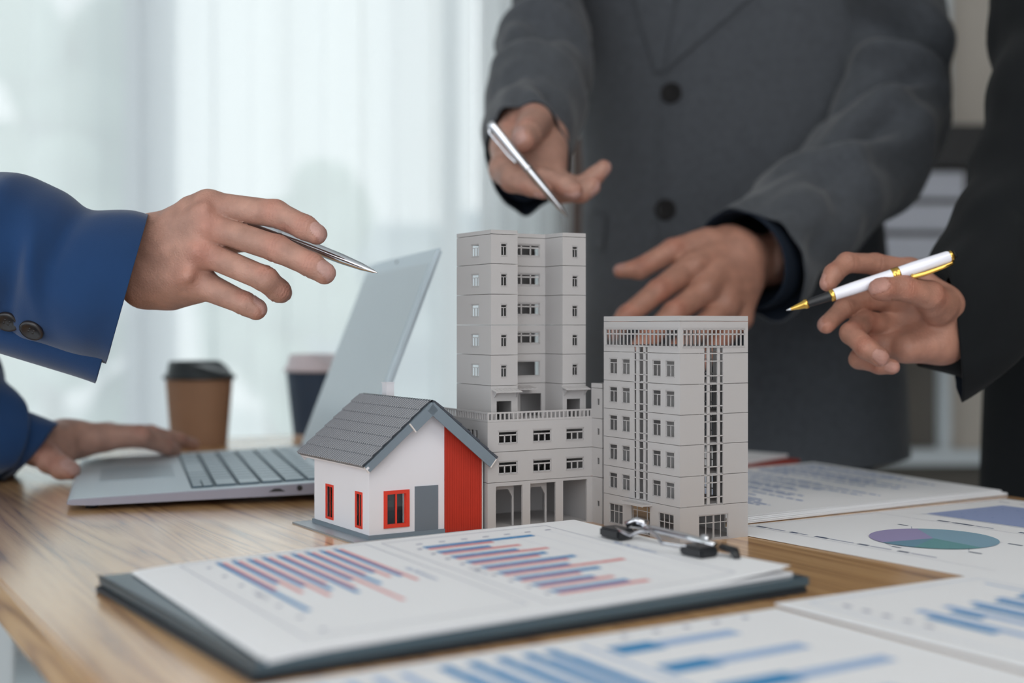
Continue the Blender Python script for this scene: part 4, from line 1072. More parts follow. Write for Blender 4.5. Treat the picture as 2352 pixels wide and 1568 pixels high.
# ------------------------------------------------------------------ lofted clothing
def catmull(P0, P1, P2, P3, t):
    return 0.5 * ((2 * P1) + (-P0 + P2) * t + (2 * P0 - 5 * P1 + 4 * P2 - P3) * t * t + (-P0 + 3 * P1 - 3 * P2 + P3) * t ** 3)
def loft(name, rings, m, parent, origin, n=72, seg=10, folds=(), nz=.0, nzs=18.0, solid=.0016, e=1.0, seed=0, lining=None, extra=None, capped=False):
    """rings: (x1,y1,D1, x2,y2,D2, minor radius); the two pixel points are the silhouette edges of the cloth tube"""
    arr = [np.array([*P(r[0], r[1], r[2]), *P(r[3], r[4], r[5]), r[6], (r[7] if len(r) > 7 else 0)]) for r in rings]
    K = len(arr); samples = []
    for i in range(K - 1):
        a, b, c, d = arr[max(i - 1, 0)], arr[i], arr[i + 1], arr[min(i + 2, K - 1)]
        for j in range(seg): samples.append((i + j / seg, catmull(a, b, c, d, j / seg)))
    samples.append((K - 1.0, arr[-1]))
    cen = [(s[1][:3] + s[1][3:6]) / 2 for s in samples]
    bm = bmesh.new(); grid = []
    L = 0
    for i, (u, s) in enumerate(samples):
        if i: L += float(np.linalg.norm(cen[i] - cen[i - 1]))
        tg = cen[min(i + 1, len(cen) - 1)] - cen[max(i - 1, 0)]; h = (s[3:6] - s[:3]) / 2
        mn = np.cross(tg, h); mn /= np.linalg.norm(mn) + 1e-9
        if mn[1] > 0: mn = -mn                      # minor axis towards the camera
        if s[7] > 0:                                 # slanted cuff: the opening turns away
            vd = np.array([0, 0, CZ]) - cen[i]; hh = h / (np.linalg.norm(h) + 1e-9); vd -= hh * (vd @ hh); vd /= np.linalg.norm(vd)
            mn = mn * (1 - s[7]) + vd * s[7]; mn /= np.linalg.norm(mn)
        row = []
        for k in range(n):
            th = 2 * math.pi * k / n; ct, st = math.cos(th), math.sin(th)
            f = lambda x: math.copysign(abs(x) ** e, x)
            off = -h * f(ct) + mn * s[6] * f(st)
            p = cen[i] + off; rad = off / (np.linalg.norm(off) + 1e-9); dsp = 0
            for (fu, ft, amp, wu, wt, sl) in folds:
                dt = (th - ft + math.pi) % (2 * math.pi) - math.pi
                dsp += amp * math.exp(-((u - fu - sl * dt) / wu) ** 2 - (dt / wt) ** 2)
            if nz:
                q = noise.noise(Vector((ct * 1.1 + seed * 7.3, st * 1.1, L * nzs)) + Vector((0, 0, 0.9 * math.sin(th + seed))))
                q2 = 1 - abs(noise.noise(Vector((ct * 1.7 + 31 + seed, st * 1.7 + L * 6, L * nzs * 1.6)))) * 2
                dsp += nz * (q * 1.2 + .35 * noise.noise(Vector((ct * 2.3 + 31 + seed, st * 2.3 + L * 9, L * nzs * 1.2))))
            if extra: dsp += extra(u, th, L)
            row.append(bm.verts.new(Vector(p + rad * dsp) - Vector(origin)))
        grid.append(row)
    for A, B in zip(grid, grid[1:]):
        for k in range(n): bm.faces.new([A[k], A[(k + 1) % n], B[(k + 1) % n], B[k]]).smooth = True
    if capped: bm.faces.new(grid[0])
    bmesh.ops.recalc_face_normals(bm, faces=bm.faces)
    # make sure normals look outwards
    f = bm.faces[0]; 
    me = bpy.data.meshes.new(name); bm.normal_update()
    vol = bm.calc_volume(signed=True)
    c0 = Vector(cen[len(cen) // 2]) - Vector(origin); bm.faces.ensure_lookup_table()
    f = bm.faces[len(bm.faces) // 2]
    if (f.calc_center_median() - c0).dot(f.normal) < 0: bmesh.ops.reverse_faces(bm, faces=bm.faces)
    bm.to_mesh(me); bm.free()
    ms = [m] + ([lining] if lining else [])
    o = link(name, me, ms, parent, smooth=True)
    if solid:
        md = o.modifiers.new('cloth thickness', 'SOLIDIFY'); md.thickness = solid; md.offset = -1; md.use_quality_normals = True
        if lining: md.material_offset = 1; md.material_offset_rim = 0
    return o
def bvh(o):
    me = o.data; T = Vector((0, 0, 0)); q = o
    while q is not None: T = T + q.location; q = q.parent
    return BVHTree.FromPolygons([v.co + T for v in me.vertices], [tuple(p.vertices) for p in me.polygons])
def hit(tree_, px, py):
    d = P(px, py, 1) - Vector((0, 0, CZ)); d.normalize()
    loc, nr, i, dist = tree_.ray_cast(Vector((0, 0, CZ)), d)
    if loc is None: return None, None
    if nr.dot(d) > 0: nr = -nr
    return loc, nr
def button(tree_, px, py, r, parent, origin, m='button'):
    loc, nr = hit(tree_, px, py)
    if loc is None: return
    bm = bmesh.new()
    lathe(bm, [(0, .0011), (r * .62, .0011), (r * .72, .0019), (r * .92, .0021), (r, .0012), (r * .96, -.0006)], 28, loc - Vector(origin) + nr * .0006, nr)
    for k in range(4):
        a = nr.orthogonal().normalized(); b = nr.cross(a); t = math.pi / 4 + k * math.pi / 2
        c = loc - Vector(origin) + nr * .0016 + (a * math.cos(t) + b * math.sin(t)) * r * .25
        lathe(bm, [(0, .0002), (r * .09, .0002), (r * .09, 0), (0, 0)], 8, c, nr)
    return from_bm('button', bm, m, parent)
def patch(name, tree_, poly, m, parent, origin, off=.003, th=.0015, n=14):
    """cloth piece laid on the body: polygon in picture coordinates draped over the surface below it"""
    bm = bmesh.new(); (a, b, c, d) = poly; g = []
    for j in range(n + 1):
        row = []
        for i in range(n + 1):
            u, v = i / n, j / n
            x = (a[0] * (1 - u) + b[0] * u) * (1 - v) + (d[0] * (1 - u) + c[0] * u) * v
            y = (a[1] * (1 - u) + b[1] * u) * (1 - v) + (d[1] * (1 - u) + c[1] * u) * v
            loc, nr = hit(tree_, x, y)
            row.append(bm.verts.new(loc - Vector(origin) + nr * off) if loc is not None else None)
        g.append(row)
    inner = [[bm.verts.new(v.co + Vector((0, th, 0))) if v else None for v in row] for row in g]
    for j in range(n):
        for i in range(n):
            q = [g[j][i], g[j][i + 1], g[j + 1][i + 1], g[j + 1][i]]; r = [inner[j][i], inner[j + 1][i], inner[j + 1][i + 1], inner[j][i + 1]]
            if None in q: continue
            bm.faces.new(q); bm.faces.new(r)
    for j in range(n):
        for i in (0, n):
            if g[j][i] and g[j + 1][i]: bm.faces.new([g[j][i], g[j + 1][i], inner[j + 1][i], inner[j][i]])
    for i in range(n):
        for j in (0, n):
            if g[j][i] and g[j][i + 1]: bm.faces.new([g[j][i], g[j][i + 1], inner[j][i + 1], inner[j][i]])
    return from_bm(name, bm, m, parent)
def v3(x, y, z): return (x, y, z)
def standing_prims(cx, cy, fx, fy, arms, hgt=1.75):
    """pelvis, torso, neck, head, legs; arms = list of three-point chains"""
    s = hgt / 1.75; rx, ry = fy, -fx
    at = lambda a, f, z: (cx + rx * a + fx * f, cy + ry * a + fy * f, z * s)
    pr = [(at(-.07, 0, .95), .105, at(.07, 0, .95), .105), (at(-.06, 0, .98), .10, at(-.08, .01, 1.28), .10), (at(.06, 0, .98), .10, at(.08, .01, 1.28), .10),
          (at(-.13, 0, 1.40), .055, at(.13, 0, 1.40), .055), (at(0, 0, 1.38), .065, at(0, .015, 1.55), .052), (at(0, .01, 1.64), .083, at(0, .02, 1.68), .088),
          (at(0, .06, 1.58), .045, at(0, .04, 1.64), .07), (at(0, .105, 1.625), .012, at(0, .09, 1.66), .010), (at(-.085, .01, 1.625), .014, at(-.085, .005, 1.65), .016), (at(.085, .01, 1.625), .014, at(.085, .005, 1.65), .016),
          (at(-.09, 0, .90), .085, at(-.10, .01, .50), .055), (at(.09, 0, .90), .085, at(.10, .01, .50), .055),
          (at(-.10, .0, .50), .052, at(-.10, -.01, .10), .038), (at(.10, 0, .50), .052, at(.10, -.01, .10), .038),
          (at(-.10, -.01, .07), .035, at(-.10, .12, .04), .028), (at(.10, -.01, .07), .035, at(.10, .12, .04), .028)]
    for ch in arms:
        rr = [.036, .026, .020]
        for k in range(len(ch) - 1): pr.append((ch[k], rr[min(k, 2)], ch[k + 1], rr[min(k + 1, 2)]))
    return pr
def clothe_legs(cx, cy, fx, fy, parent, origin, m='trouser', top=.98):
    rx, ry = fy, -fx
    bm = bmesh.new()
    def ring(x, y, z, ra, rb, n=28):
        return [bm.verts.new(Vector((x + rx * ra * math.cos(t) + fx * rb * math.sin(t), y + ry * ra * math.cos(t) + fy * rb * math.sin(t), z)) - Vector(origin)) for t in [2 * math.pi * i / n for i in range(n)]]
    def skin(rs):
        for A, B in zip(rs, rs[1:]):
            for i in range(len(A)): bm.faces.new([A[i], A[(i + 1) % len(A)], B[(i + 1) % len(A)], B[i]]).smooth = True
    skin([ring(cx, cy, z, a, b) for z, a, b in ((top + .08, .165, .125), (top, .180, .135), (.88, .185, .135), (.82, .18, .13))])
    for s_ in (-1, 1):
        skin([ring(cx + rx * .095 * s_, cy + ry * .095 * s_, z, a, b) for z, a, b in ((.90, .09, .12), (.75, .088, .105), (.5, .075, .08), (.25, .068, .07), (.07, .062, .07))])
    t = from_bm('trousers', bm, m, parent)
    for s_ in (-1, 1):
        bm = bmesh.new(); c = Vector((cx + rx * .1 * s_, cy + ry * .1 * s_, 0)) - Vector(origin); f3, r3 = Vector((fx, fy, 0)), Vector((rx, ry, 0))
        rs = []
        for u, wd, h in ((-.11, .028, .06), (-.09, .038, .085), (-.02, .042, .10), (.06, .046, .075), (.13, .044, .05), (.175, .025, .03)):
            rs.append([bm.verts.new(c + f3 * u + r3 * (wd * math.cos(a)) + Vector((0, 0, max(0.0, h / 2 + h / 2 * math.sin(a))))) for a in [2 * math.pi * i / 20 for i in range(20)]])
        for A, B in zip(rs, rs[1:]):
            for i in range(20): bm.faces.new([A[i], A[(i + 1) % 20], B[(i + 1) % 20], B[i]]).smooth = True
        bm.faces.new(rs[0]); bm.faces.new(rs[-1]); from_bm('shoe', bm, 'shoe', parent)
    return t
def torso_cloth(cx, cy, fx, fy, m, parent, origin, z0=.74, z1=1.47):
    rx, ry = fy, -fx; bm = bmesh.new(); rs = []
    for z, a, b in ((z0, .20, .150), (.85, .195, .145), (1.0, .18, .135), (1.15, .178, .130), (1.3, .195, .135), (1.40, .19, .12), (1.45, .13, .09), (z1, .075, .075)):
        rs.append([bm.verts.new(Vector((cx + rx * a * math.cos(t) + fx * b * math.sin(t), cy + ry * a * math.cos(t) + fy * b * math.sin(t), z)) - Vector(origin)) for t in [2 * math.pi * i / 48 for i in range(48)]])
    for A, B in zip(rs, rs[1:]):
        for i in range(48): bm.faces.new([A[i], A[(i + 1) % 48], B[(i + 1) % 48], B[i]]).smooth = True
    return from_bm('jacket', bm, m, parent)
def hair_cap(cx, cy, fx, fy, parent, origin):
    bm = bmesh.new(); bmesh.ops.create_uvsphere(bm, u_segments=32, v_segments=20, radius=1)
    c = Vector((cx, cy, 1.675))
    for v in list(bm.verts):
        d = v.co.x * fx + v.co.y * fy
        if v.co.z < -.25 + .55 * max(0, d): bm.verts.remove(v)
    for v in bm.verts: v.co = c + Vector((v.co.x * .099 + fx * .008, v.co.y * .104 + fy * .008, v.co.z * .105)) - Vector(origin)
    return from_bm('hair', bm, 'shoe', parent, smooth=True)

TONE_A = (.385, .215, .165); TONE_B = (.36, .178, .126)
# ---- the man in blue, standing at the left end of the table
PA = (-.86, 1.16); fa = (.985, .17)
pa = empty('person', (PA[0], PA[1], 0), label='person in a blue suit reaching in from the left, silver pen in one hand', category='person')
oA_ = (PA[0], PA[1], 0)
Dh = .90
palmA = [((318, 600, .925), 52, (345, 545, .918), 46), ((318, 600, .925), 56, (335, 650, .918), 50),
         ((345, 548, .915), 48, (478, 474, .897), 36), ((340, 580, .912), 46, (482, 520, .890), 33), ((335, 615, .912), 46, (465, 579, .890), 33), ((335, 650, .915), 52, (440, 642, .898), 38),
         ((400, 660, .918), 50, (450, 655, .905), 40), ((330, 600, .925), 52, (120, 590, .95), 60), ((380, 560, .925), 44, (440, 600, .915), 40)]
# tendons on the back of the hand
for (a, b) in (((372, 545), (468, 478)), ((368, 580), (472, 522)), ((362, 618), (452, 580)), ((360, 650), (430, 635))):
    palmA.append(((a[0], a[1], .8995), 8, (b[0], b[1], .8812), 10))
for pts in (((392, 500), (405, 535), (398, 572)), ((398, 572), (420, 600), (412, 640)), ((430, 470), (405, 535), (380, 560))):   # veins on the back of the hand
    for a, b in zip(pts, pts[1:]): palmA.append(((a[0], a[1], .8965), 5, (b[0], b[1], .8965), 5))
fA = [dict(pts=[(478, 474, .897, 35), (632, 490, .885, 31), (700, 522, .880, 28), (727, 538, .879, 24)], dorsal=(.2, -.75, .6)),
      dict(pts=[(482, 520, .890, 31), (637, 571, .876, 31), (715, 608, .872, 28), (745, 627, .871, 26)], dorsal=(.2, -.8, .55)),
      dict(pts=[(465, 579, .890, 30), (609, 640, .878, 29), (640, 667, .886, 26), (646, 672, .893, 24)], dorsal=(.75, -.3, .2)),
      dict(pts=[(440, 642, .898, 36), (563, 697, .888, 26), (588, 710, .888, 25)], dorsal=(.4, -.2, .9)),
      dict(pts=[(380, 590, .935, 38), (480, 565, .945, 33), (560, 548, .938, 28), (604, 545, .926, 24)], dorsal=(0, 1, .2))]
vA = hand_mesh(palmA, fA, .00115, TONE_A, extra_color=[(480, 512, .875, .010, 'r', .45), (463, 579, .875, .011, 'r', .6), (430, 632, .882, .012, 'r', .3), (478, 460, .88, .012, 'r', .3), (400, 520, .89, .02, 'd', .12)])
# hand resting on the laptop
lz = 1.27
palmA2 = [((120, 1018, 1.20), 44, (40, 1015, 1.16), 52), ((120, 1015, 1.20), 42, (175, 1010, 1.22), 38),
          ((150, 1010, 1.22), 36, (240, 1003, 1.262), 30), ((150, 1012, 1.22), 36, (235, 1006, 1.228), 32), ((150, 1008, 1.22), 30, (250, 996, 1.30), 23), ((140, 1010, 1.22), 30, (255, 998, 1.335), 20),
          ((100, 1025, 1.19), 40, (140, 1045, 1.195), 32)]
fA2 = [dict(pts=[(235, 1004, 1.228, 30), (322, 1002, 1.240, 26), (378, 1022, 1.265, 20), (400, 1036, 1.280, 16)], dorsal=(.3, -.1, 1)),
       dict(pts=[(245, 998, 1.262, 26), (345, 998, 1.290, 22), (412, 1012, 1.320, 17), (444, 1022, 1.340, 14)], dorsal=(.3, -.1, 1)),
       dict(pts=[(250, 994, 1.30, 22), (340, 998, 1.34, 19), (395, 1010, 1.37, 15), (430, 1018, 1.385, 13)], dorsal=(.3, 0, 1)),
       dict(pts=[(255, 997, 1.335, 19), (320, 1002, 1.38, 16), (375, 1012, 1.405, 13)], dorsal=(.3, 0, 1)),
       dict(pts=[(95, 1035, 1.18, 36), (115, 1056, 1.160, 31), (142, 1074, 1.148, 27), (162, 1080, 1.143, 22)], dorsal=(.1, -.6, .8))]
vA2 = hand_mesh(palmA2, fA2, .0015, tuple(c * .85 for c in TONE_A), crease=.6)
cb_ = lambda v, t: np.tile(np.array(t), (len(v), 1))
bA = body_prims(standing_prims(*PA, *fa, [[(-.83, .98, 1.36), (-.62, .915, 1.0), tuple(P(200, 590, .945)), tuple(P(300, 600, .925))], [(-.84, 1.34, 1.36), (-.72, 1.27, 1.0), tuple(P(-60, 1000, 1.16)), tuple(P(60, 1012, 1.18))]]))
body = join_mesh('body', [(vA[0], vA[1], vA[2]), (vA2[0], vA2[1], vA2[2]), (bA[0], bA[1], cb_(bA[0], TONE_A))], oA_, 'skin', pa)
jk = torso_cloth(*PA, *fa, 'navy', pa, oA_); clothe_legs(*PA, *fa, pa, oA_); hair_cap(*PA, *fa, pa, oA_)
sl = loft('sleeve', [(-1750, -690, 1.0, -1050, -690, 1.0, .075), (-1280, -80, .96, -640, -200, .96, .07), (-1050, 420, .93, -520, 180, .93, .065), (-560, 760, .91, -330, 350, .91, .060),
                     (-180, 785, .905, -160, 408, .905, .056), (-6, 775, .905, 18, 398, .905, .054), (100, 792, .905, 138, 436, .905, .052), (170, 812, .905, 205, 479, .905, .050), (222, 828, .905, 300, 482, .905, .046, .7), (243, 836, .905, 341, 490, .905, .044, 1.0)],
          'navy', jk, (0, 0, 0) if False else oA_, seg=12, n=96, nz=.0028, nzs=14, lining='navy_lining',
          folds=[(5.0, 1.4, .006, .25, .9, .25), (5.6, 1.0, -.006, .22, .8, .35), (6.1, 1.7, .005, .3, .7, -.3), (6.9, 2.2, -.004, .3, .7, .3), (5.3, 2.3, .006, .3, .5, .1), (7.5, .9, .003, .5, .5, .2)])
loft('sleeve_vent', [(-40, 798, .915, -20, 700, .915, .03), (90, 838, .915, 110, 700, .915, .03), (180, 866, .915, 215, 720, .915, .026, .6), (219, 880, .912, 262, 730, .912, .022, 1)], 'navy', jk, oA_, n=48, lining='navy_lining')
tr = bvh(sl)
button(tr, 74, 756, .0083, jk, oA_); button(tr, 17, 736, .0083, jk, oA_)
loft('sleeve', [(-1650, -550, 1.36, -1000, -550, 1.36, .075), (-1150, 60, 1.32, -620, 60, 1.32, .07), (-800, 620, 1.26, -420, 500, 1.26, .065), (-420, 1020, 1.2, -240, 700, 1.2, .06), (-130, 1100, 1.17, -60, 780, 1.17, .055), (-60, 1105, 1.17, 5, 845, 1.17, .046), (-20, 1104, 1.175, 40, 915, 1.185, .046), (12, 1098, 1.17, 84, 950, 1.195, .045), (34, 1086, 1.172, 122, 968, 1.205, .042)],
     'navy', jk, oA_, nz=.0045, nzs=18, seed=3, lining='navy_lining', folds=[(4.2, 2.6, .014, .35, .6, 0), (5.0, 2.6, -.008, .3, .6, 0), (5.6, 1.8, .008, .3, .6, .2)])

# ---- the man in the grey suit behind the models
PG = (.285, 1.70); fg = (-.10, -.995); oG = (PG[0], PG[1], 0)
pg = empty('person', (PG[0], PG[1], 0), label='person in a grey two-button suit standing behind the model buildings, palm open with a pen', category='person')
palmG = [((1205, 268, 1.26), 66, (1215, 300, 1.21), 64), ((1205, 262, 1.24), 50, (1170, 340, 1.17), 40),
         ((1175, 320, 1.18), 40, (1158, 388, 1.135), 33), ((1205, 330, 1.19), 40, (1200, 410, 1.135), 33), ((1235, 325, 1.19), 40, (1240, 420, 1.15), 30), ((1262, 318, 1.20), 44, (1272, 415, 1.165), 30),
         ((1215, 300, 1.2), 50, (1205, 150, 1.33), 60)]
fG = [dict(pts=[(1158, 388, 1.135, 33), (1178, 412, 1.110, 30), (1222, 425, 1.095, 26), (1248, 436, 1.088, 21)], dorsal=(-.1, -.3, -1)),
      dict(pts=[(1200, 410, 1.135, 31), (1245, 412, 1.115, 27), (1295, 426, 1.105, 25), (1318, 437, 1.10, 21)], dorsal=(0, -.3, -1)),
      dict(pts=[(1240, 420, 1.15, 30), (1288, 440, 1.13, 26), (1335, 442, 1.125, 23), (1358, 428, 1.125, 21)], dorsal=(.3, -.3, -1)),
      dict(pts=[(1272, 415, 1.165, 29), (1330, 430, 1.15, 23), (1365, 405, 1.15, 21), (1386, 385, 1.15, 18)], dorsal=(.6, -.2, -.8)),
      dict(pts=[(1212, 262, 1.235, 44), (1228, 280, 1.17, 40), (1212, 308, 1.125, 33), (1202, 322, 1.108, 27)], dorsal=(-.6, -.5, .5))]
palmG, fG = farther(palmG, fG, 1.04)
vG = hand_mesh(palmG, fG, .0014, TONE_A, crease=.7)
palmG2 = [((1695, 590, 1.165), 58, (1690, 640, 1.165), 50), ((1700, 600, 1.17), 60, (1760, 600, 1.2), 62),
          ((1690, 575, 1.16), 44, (1590, 612, 1.13), 34), ((1695, 610, 1.155), 42, (1618, 668, 1.12), 32), ((1700, 640, 1.16), 42, (1668, 702, 1.13), 30), ((1705, 655, 1.165), 42, (1700, 730, 1.145), 28),
          ((1665, 560, 1.165), 42, (1600, 572, 1.155), 34),
          ((1655, 568, 1.148), 8, (1600, 605, 1.118), 9), ((1665, 603, 1.145), 8, (1628, 655, 1.108), 9), ((1680, 632, 1.148), 8, (1672, 690, 1.119), 8)]
fG2 = [dict(pts=[(1590, 612, 1.13, 32), (1512, 668, 1.10, 27), (1440, 725, 1.085, 24), (1408, 762, 1.08, 20)], dorsal=(-.1, -.8, .5)),
       dict(pts=[(1618, 668, 1.12, 31), (1548, 718, 1.09, 27), (1490, 775, 1.075, 24), (1462, 805, 1.07, 20)], dorsal=(-.1, -.8, .5)),
       dict(pts=[(1668, 702, 1.13, 29), (1605, 755, 1.10, 25), (1555, 805, 1.09, 22), (1530, 832, 1.085, 19)], dorsal=(0, -.8, .5)),
       dict(pts=[(1700, 730, 1.145, 27), (1650, 785, 1.125, 23), (1615, 830, 1.115, 19)], dorsal=(0, -.8, .5)),
       dict(pts=[(1625, 560, 1.155, 38), (1545, 575, 1.14, 27), (1470, 617, 1.13, 24), (1425, 622, 1.13, 16)], dorsal=(-.2, -.5, .8))]
palmG2, fG2 = farther(palmG2, fG2, 1.09)
vG2 = hand_mesh(palmG2, fG2, .0014, TONE_B, crease=.6, extra_color=[(1590, 612, 1.10, .012, 'r', .5), (1625, 668, 1.09, .012, 'r', .5)])
shR = P(1290, -240, 1.66); shL = P(2060, -240, 1.66)
bG = body_prims(standing_prims(*PG, *fg, [[tuple(shR), tuple(P(1245, 110, 1.49)), tuple(P(1215, 200, 1.36)), tuple(P(1210, 290, 1.27))], [tuple(shL), tuple(P(2055, 240, 1.52)), tuple(P(1850, 510, 1.36)), tuple(P(1760, 600, 1.29))]]))
join_mesh('body', [vG, vG2, (bG[0], bG[1], cb_(bG[0], TONE_A))], oG, 'skin', pg)
DT = 1.62
jk = loft('jacket', [(1560, -400, 1.69, 1800, -400, 1.69, .07), (1380, -340, 1.68, 1980, -340, 1.68, .10), (1270, -250, 1.67, 2090, -250, 1.67, .12), (1270, -130, DT + .04, 2085, -130, DT + .04, .135), (1290, 0, DT + .03, 2060, 0, DT + .03, .135), (1322, 200, DT + .02, 2030, 200, DT + .02, .130),
                     (1345, 380, DT + .01, 2015, 380, DT + .01, .128), (1338, 560, DT + .01, 2030, 560, DT + .01, .134), (1330, 800, DT + .01, 2062, 800, DT + .01, .142), (1335, 1085, DT + .01, 2075, 1040, DT + .01, .145)],
          'greysuit', pg, oG, n=160, seg=14, nz=.007, nzs=6, seed=1, e=.86, lining='shirt_dark',
          folds=[(3.2, 2.25, .010, .5, .35, 1.0), (4.0, 2.2, -.010, .6, .22, .9), (5.0, 2.35, .008, .9, .25, .5), (4.6, .9, -.008, .8, .3, .6), (6.5, 1.0, .006, 1.2, .25, 0), (7.2, 2.3, -.008, 1.1, .2, .2), (4.2, 1.55, -.005, .4, .5, -.8)])
tg_ = bvh(jk)
patch('lapel', tg_, [(1440, -60), (1560, -60), (1524, 160), (1508, 168)], 'greysuit', jk, oG, .004, .0022)
patch('lapel', tg_, [(1655, -60), (1790, -60), (1545, 150), (1520, 178)], 'greysuit', jk, oG, .0048, .0024)
patch('shirt_front', tg_, [(1530, -240), (1700, -240), (1560, -60), (1510, -60)], 'shirt_dark', jk, oG, .002, .001)
patch('front_edge', tg_, [(1513, 178), (1519, 176), (1508, 1060), (1502, 1062)], 'greysuit', jk, oG, .0022, .0022, 24)
patch('pocket_flap', tg_, [(1362, 484), (1395, 498), (1388, 580), (1362, 566)], 'greysuit', jk, oG, .003, .002)
patch('pocket_flap', tg_, [(1850, 700), (1985, 690), (1990, 745), (1855, 756)], 'greysuit', jk, oG, .003, .002)
button(tg_, 1542, 214, .0125, jk, oG, 'button_dark'); button(tg_, 1528, 482, .0125, jk, oG, 'button_dark')
loft('sleeve', [(1235, -290, 1.65, 1400, -320, 1.65, .06), (1215, -170, 1.60, 1375, -180, 1.60, .075), (1198, -50, 1.55, 1345, -60, 1.55, .074), (1172, 60, 1.50, 1335, 60, 1.50, .073), (1143, 150, 1.44, 1345, 150, 1.44, .069), (1118, 215, 1.375, 1340, 235, 1.375, .065), (1110, 290, 1.31, 1318, 310, 1.30, .062), (1114, 350, 1.255, 1300, 385, 1.25, .058)],
     'greysuit', jk, oG, n=110, seg=14, nz=.010, nzs=20, seed=2, lining='shirt_dark', folds=[(3.5, 1.6, -.016, .22, 1.2, .2), (4.1, 1.6, .018, .22, 1.3, .25), (4.7, 1.5, -.014, .2, 1.2, -.2), (5.3, 1.6, .012, .22, 1.2, .2), (5.9, 1.5, -.008, .2, 1.0, 0), (2.6, 2.2, .014, .5, .4, .3), (2.0, 1.2, -.012, .4, .5, .4)])
loft('shirt_cuff', [(1134, 300, 1.31, 1290, 320, 1.30, .044), (1134, 345, 1.25, 1284, 370, 1.245, .046)], 'shirt_dark', pg, oG, n=64, seg=4, solid=.001)
loft('sleeve', [(1960, -320, 1.65, 2110, -290, 1.65, .06), (1935, -170, 1.62, 2140, -170, 1.62, .078), (1925, -20, 1.57, 2160, -20, 1.57, .078), (1930, 150, 1.54, 2168, 190, 1.54, .077), (1905, 262, 1.50, 2172, 318, 1.50, .073), (1845, 335, 1.44, 2105, 440, 1.44, .069), (1770, 400, 1.38, 1985, 560, 1.38, .063), (1715, 450, 1.32, 1880, 640, 1.32, .057), (1672, 486, 1.27, 1800, 722, 1.27, .052)],
     'greysuit', jk, oG, n=130, seg=16, nz=.012, nzs=17, seed=5, lining='shirt_dark', folds=[(2.45, 1.4, .024, .24, 1.0, .35), (2.95, 1.5, -.026, .22, 1.0, .4), (3.5, 1.5, .022, .25, 1.0, .3), (4.1, 1.2, -.020, .18, .9, -.4), (4.6, 1.7, .018, .25, .7, .3), (5.2, 1.3, -.015, .22, .8, -.5), (5.8, 1.6, .010, .25, .6, .4), (6.5, 1.4, -.008, .3, .6, .5), (1.8, 1.9, -.016, .35, .5, .3)])
loft('shirt_cuff', [(1700, 500, 1.29, 1800, 700, 1.29, .044), (1650, 490, 1.255, 1752, 706, 1.255, .044)], 'shirt_dark', pg, oG, n=64, seg=4, solid=.001)
clothe_legs(*PG, *fg, pg, oG); hair_cap(*PG, *fg, pg, oG)

# ---- the man in black at the right
PK = (.66, 1.27); fk = (-.62, -.78); oK = (PK[0], PK[1], 0)
pk = empty('person', (PK[0], PK[1], 0), label='person in a black suit at the right edge, holding out a white pen', category='person')
palmK = [((2185, 745, 1.0), 44, (2170, 790, 1.0), 42), ((2178, 742, 1.005), 44, (2225, 758, 1.06), 44),
         ((2165, 690, .995), 34, (2090, 622, 1.0), 28), ((2165, 720, 1.005), 34, (2060, 690, 1.01), 28), ((2165, 755, 1.005), 36, (2045, 750, 1.01), 28), ((2165, 785, 1.0), 40, (2060, 795, 1.0), 34),
         ((2170, 700, .985), 40, (2140, 690, .965), 34), ((2150, 790, .99), 38, (2085, 800, .985), 34)]
fK = [dict(pts=[(2090, 622, 1.0, 27), (2010, 606, .99, 24), (1945, 603, .975, 23), (1915, 628, .965, 22), (1903, 650, .962, 20)], dorsal=(-.8, .1, .6)),
      dict(pts=[(2060, 690, 1.01, 27), (1985, 690, 1.0, 24), (1938, 708, .985, 22), (1898, 746, .972, 20)], dorsal=(-.9, .1, .2)),
      dict(pts=[(2045, 750, 1.01, 27), (1985, 738, .99, 26), (1955, 765, .965, 25), (1990, 800, .948, 24), (2020, 820, .945, 22)], dorsal=(-.2, -.95, .15)),
      dict(pts=[(2060, 795, 1.0, 28), (1990, 790, .995, 24), (1972, 825, .98, 21), (2020, 838, .968, 20), (2048, 842, .965, 18)], dorsal=(-.2, -.9, -.1)),
      dict(pts=[(2155, 705, .975, 40), (2135, 678, .955, 33), (2075, 662, .945, 29), (2030, 664, .940, 26), (2020, 664, .940, 25)], dorsal=(.1, -.85, .45))]
vK = hand_mesh(palmK, fK, .00115, TONE_B, crease=.8, extra_color=[(2090, 750, .97, .015, 'd', .2)])
bK = body_prims(standing_prims(*PK, *fk, [[(.52, 1.37, 1.34), (.56, 1.17, 1.02), tuple(P(2290, 760, 1.05)), tuple(P(2220, 755, 1.02))], [(.80, 1.15, 1.34), (.88, 1.1, 1.02), (.84, 1.0, .85), (.83, .95, .78)]]))
join_mesh('body', [vK, (bK[0], bK[1], cb_(bK[0], TONE_B))], oK, 'skin', pk)
jk = torso_cloth(*PK, *fk, 'blacksuit', pk, oK, z0=.70)
loft('sleeve', [(2300, -420, 1.36, 2640, -420, 1.34, .075), (2282, -100, 1.30, 2640, -60, 1.26, .078), (2282, 100, 1.24, 2620, 150, 1.2, .076), (2262, 250, 1.19, 2590, 330, 1.16, .074), (2228, 400, 1.14, 2540, 560, 1.12, .07), (2195, 500, 1.10, 2440, 720, 1.09, .064), (2172, 565, 1.06, 2345, 800, 1.05, .055), (2170, 610, 1.035, 2275, 872, 1.03, .047, .5), (2178, 640, 1.02, 2208, 912, 1.015, .042, .9)],
     'blacksuit', jk, oK, n=96, seg=12, nz=.008, nzs=18, seed=8, lining='shirt_dark', folds=[(4.2, 3.1, -.010, .25, .8, .1), (4.8, 3.0, .010, .25, .8, .1), (5.4, 3.0, -.010, .2, .8, .1), (6.0, 3.0, .006, .25, .8, 0)])
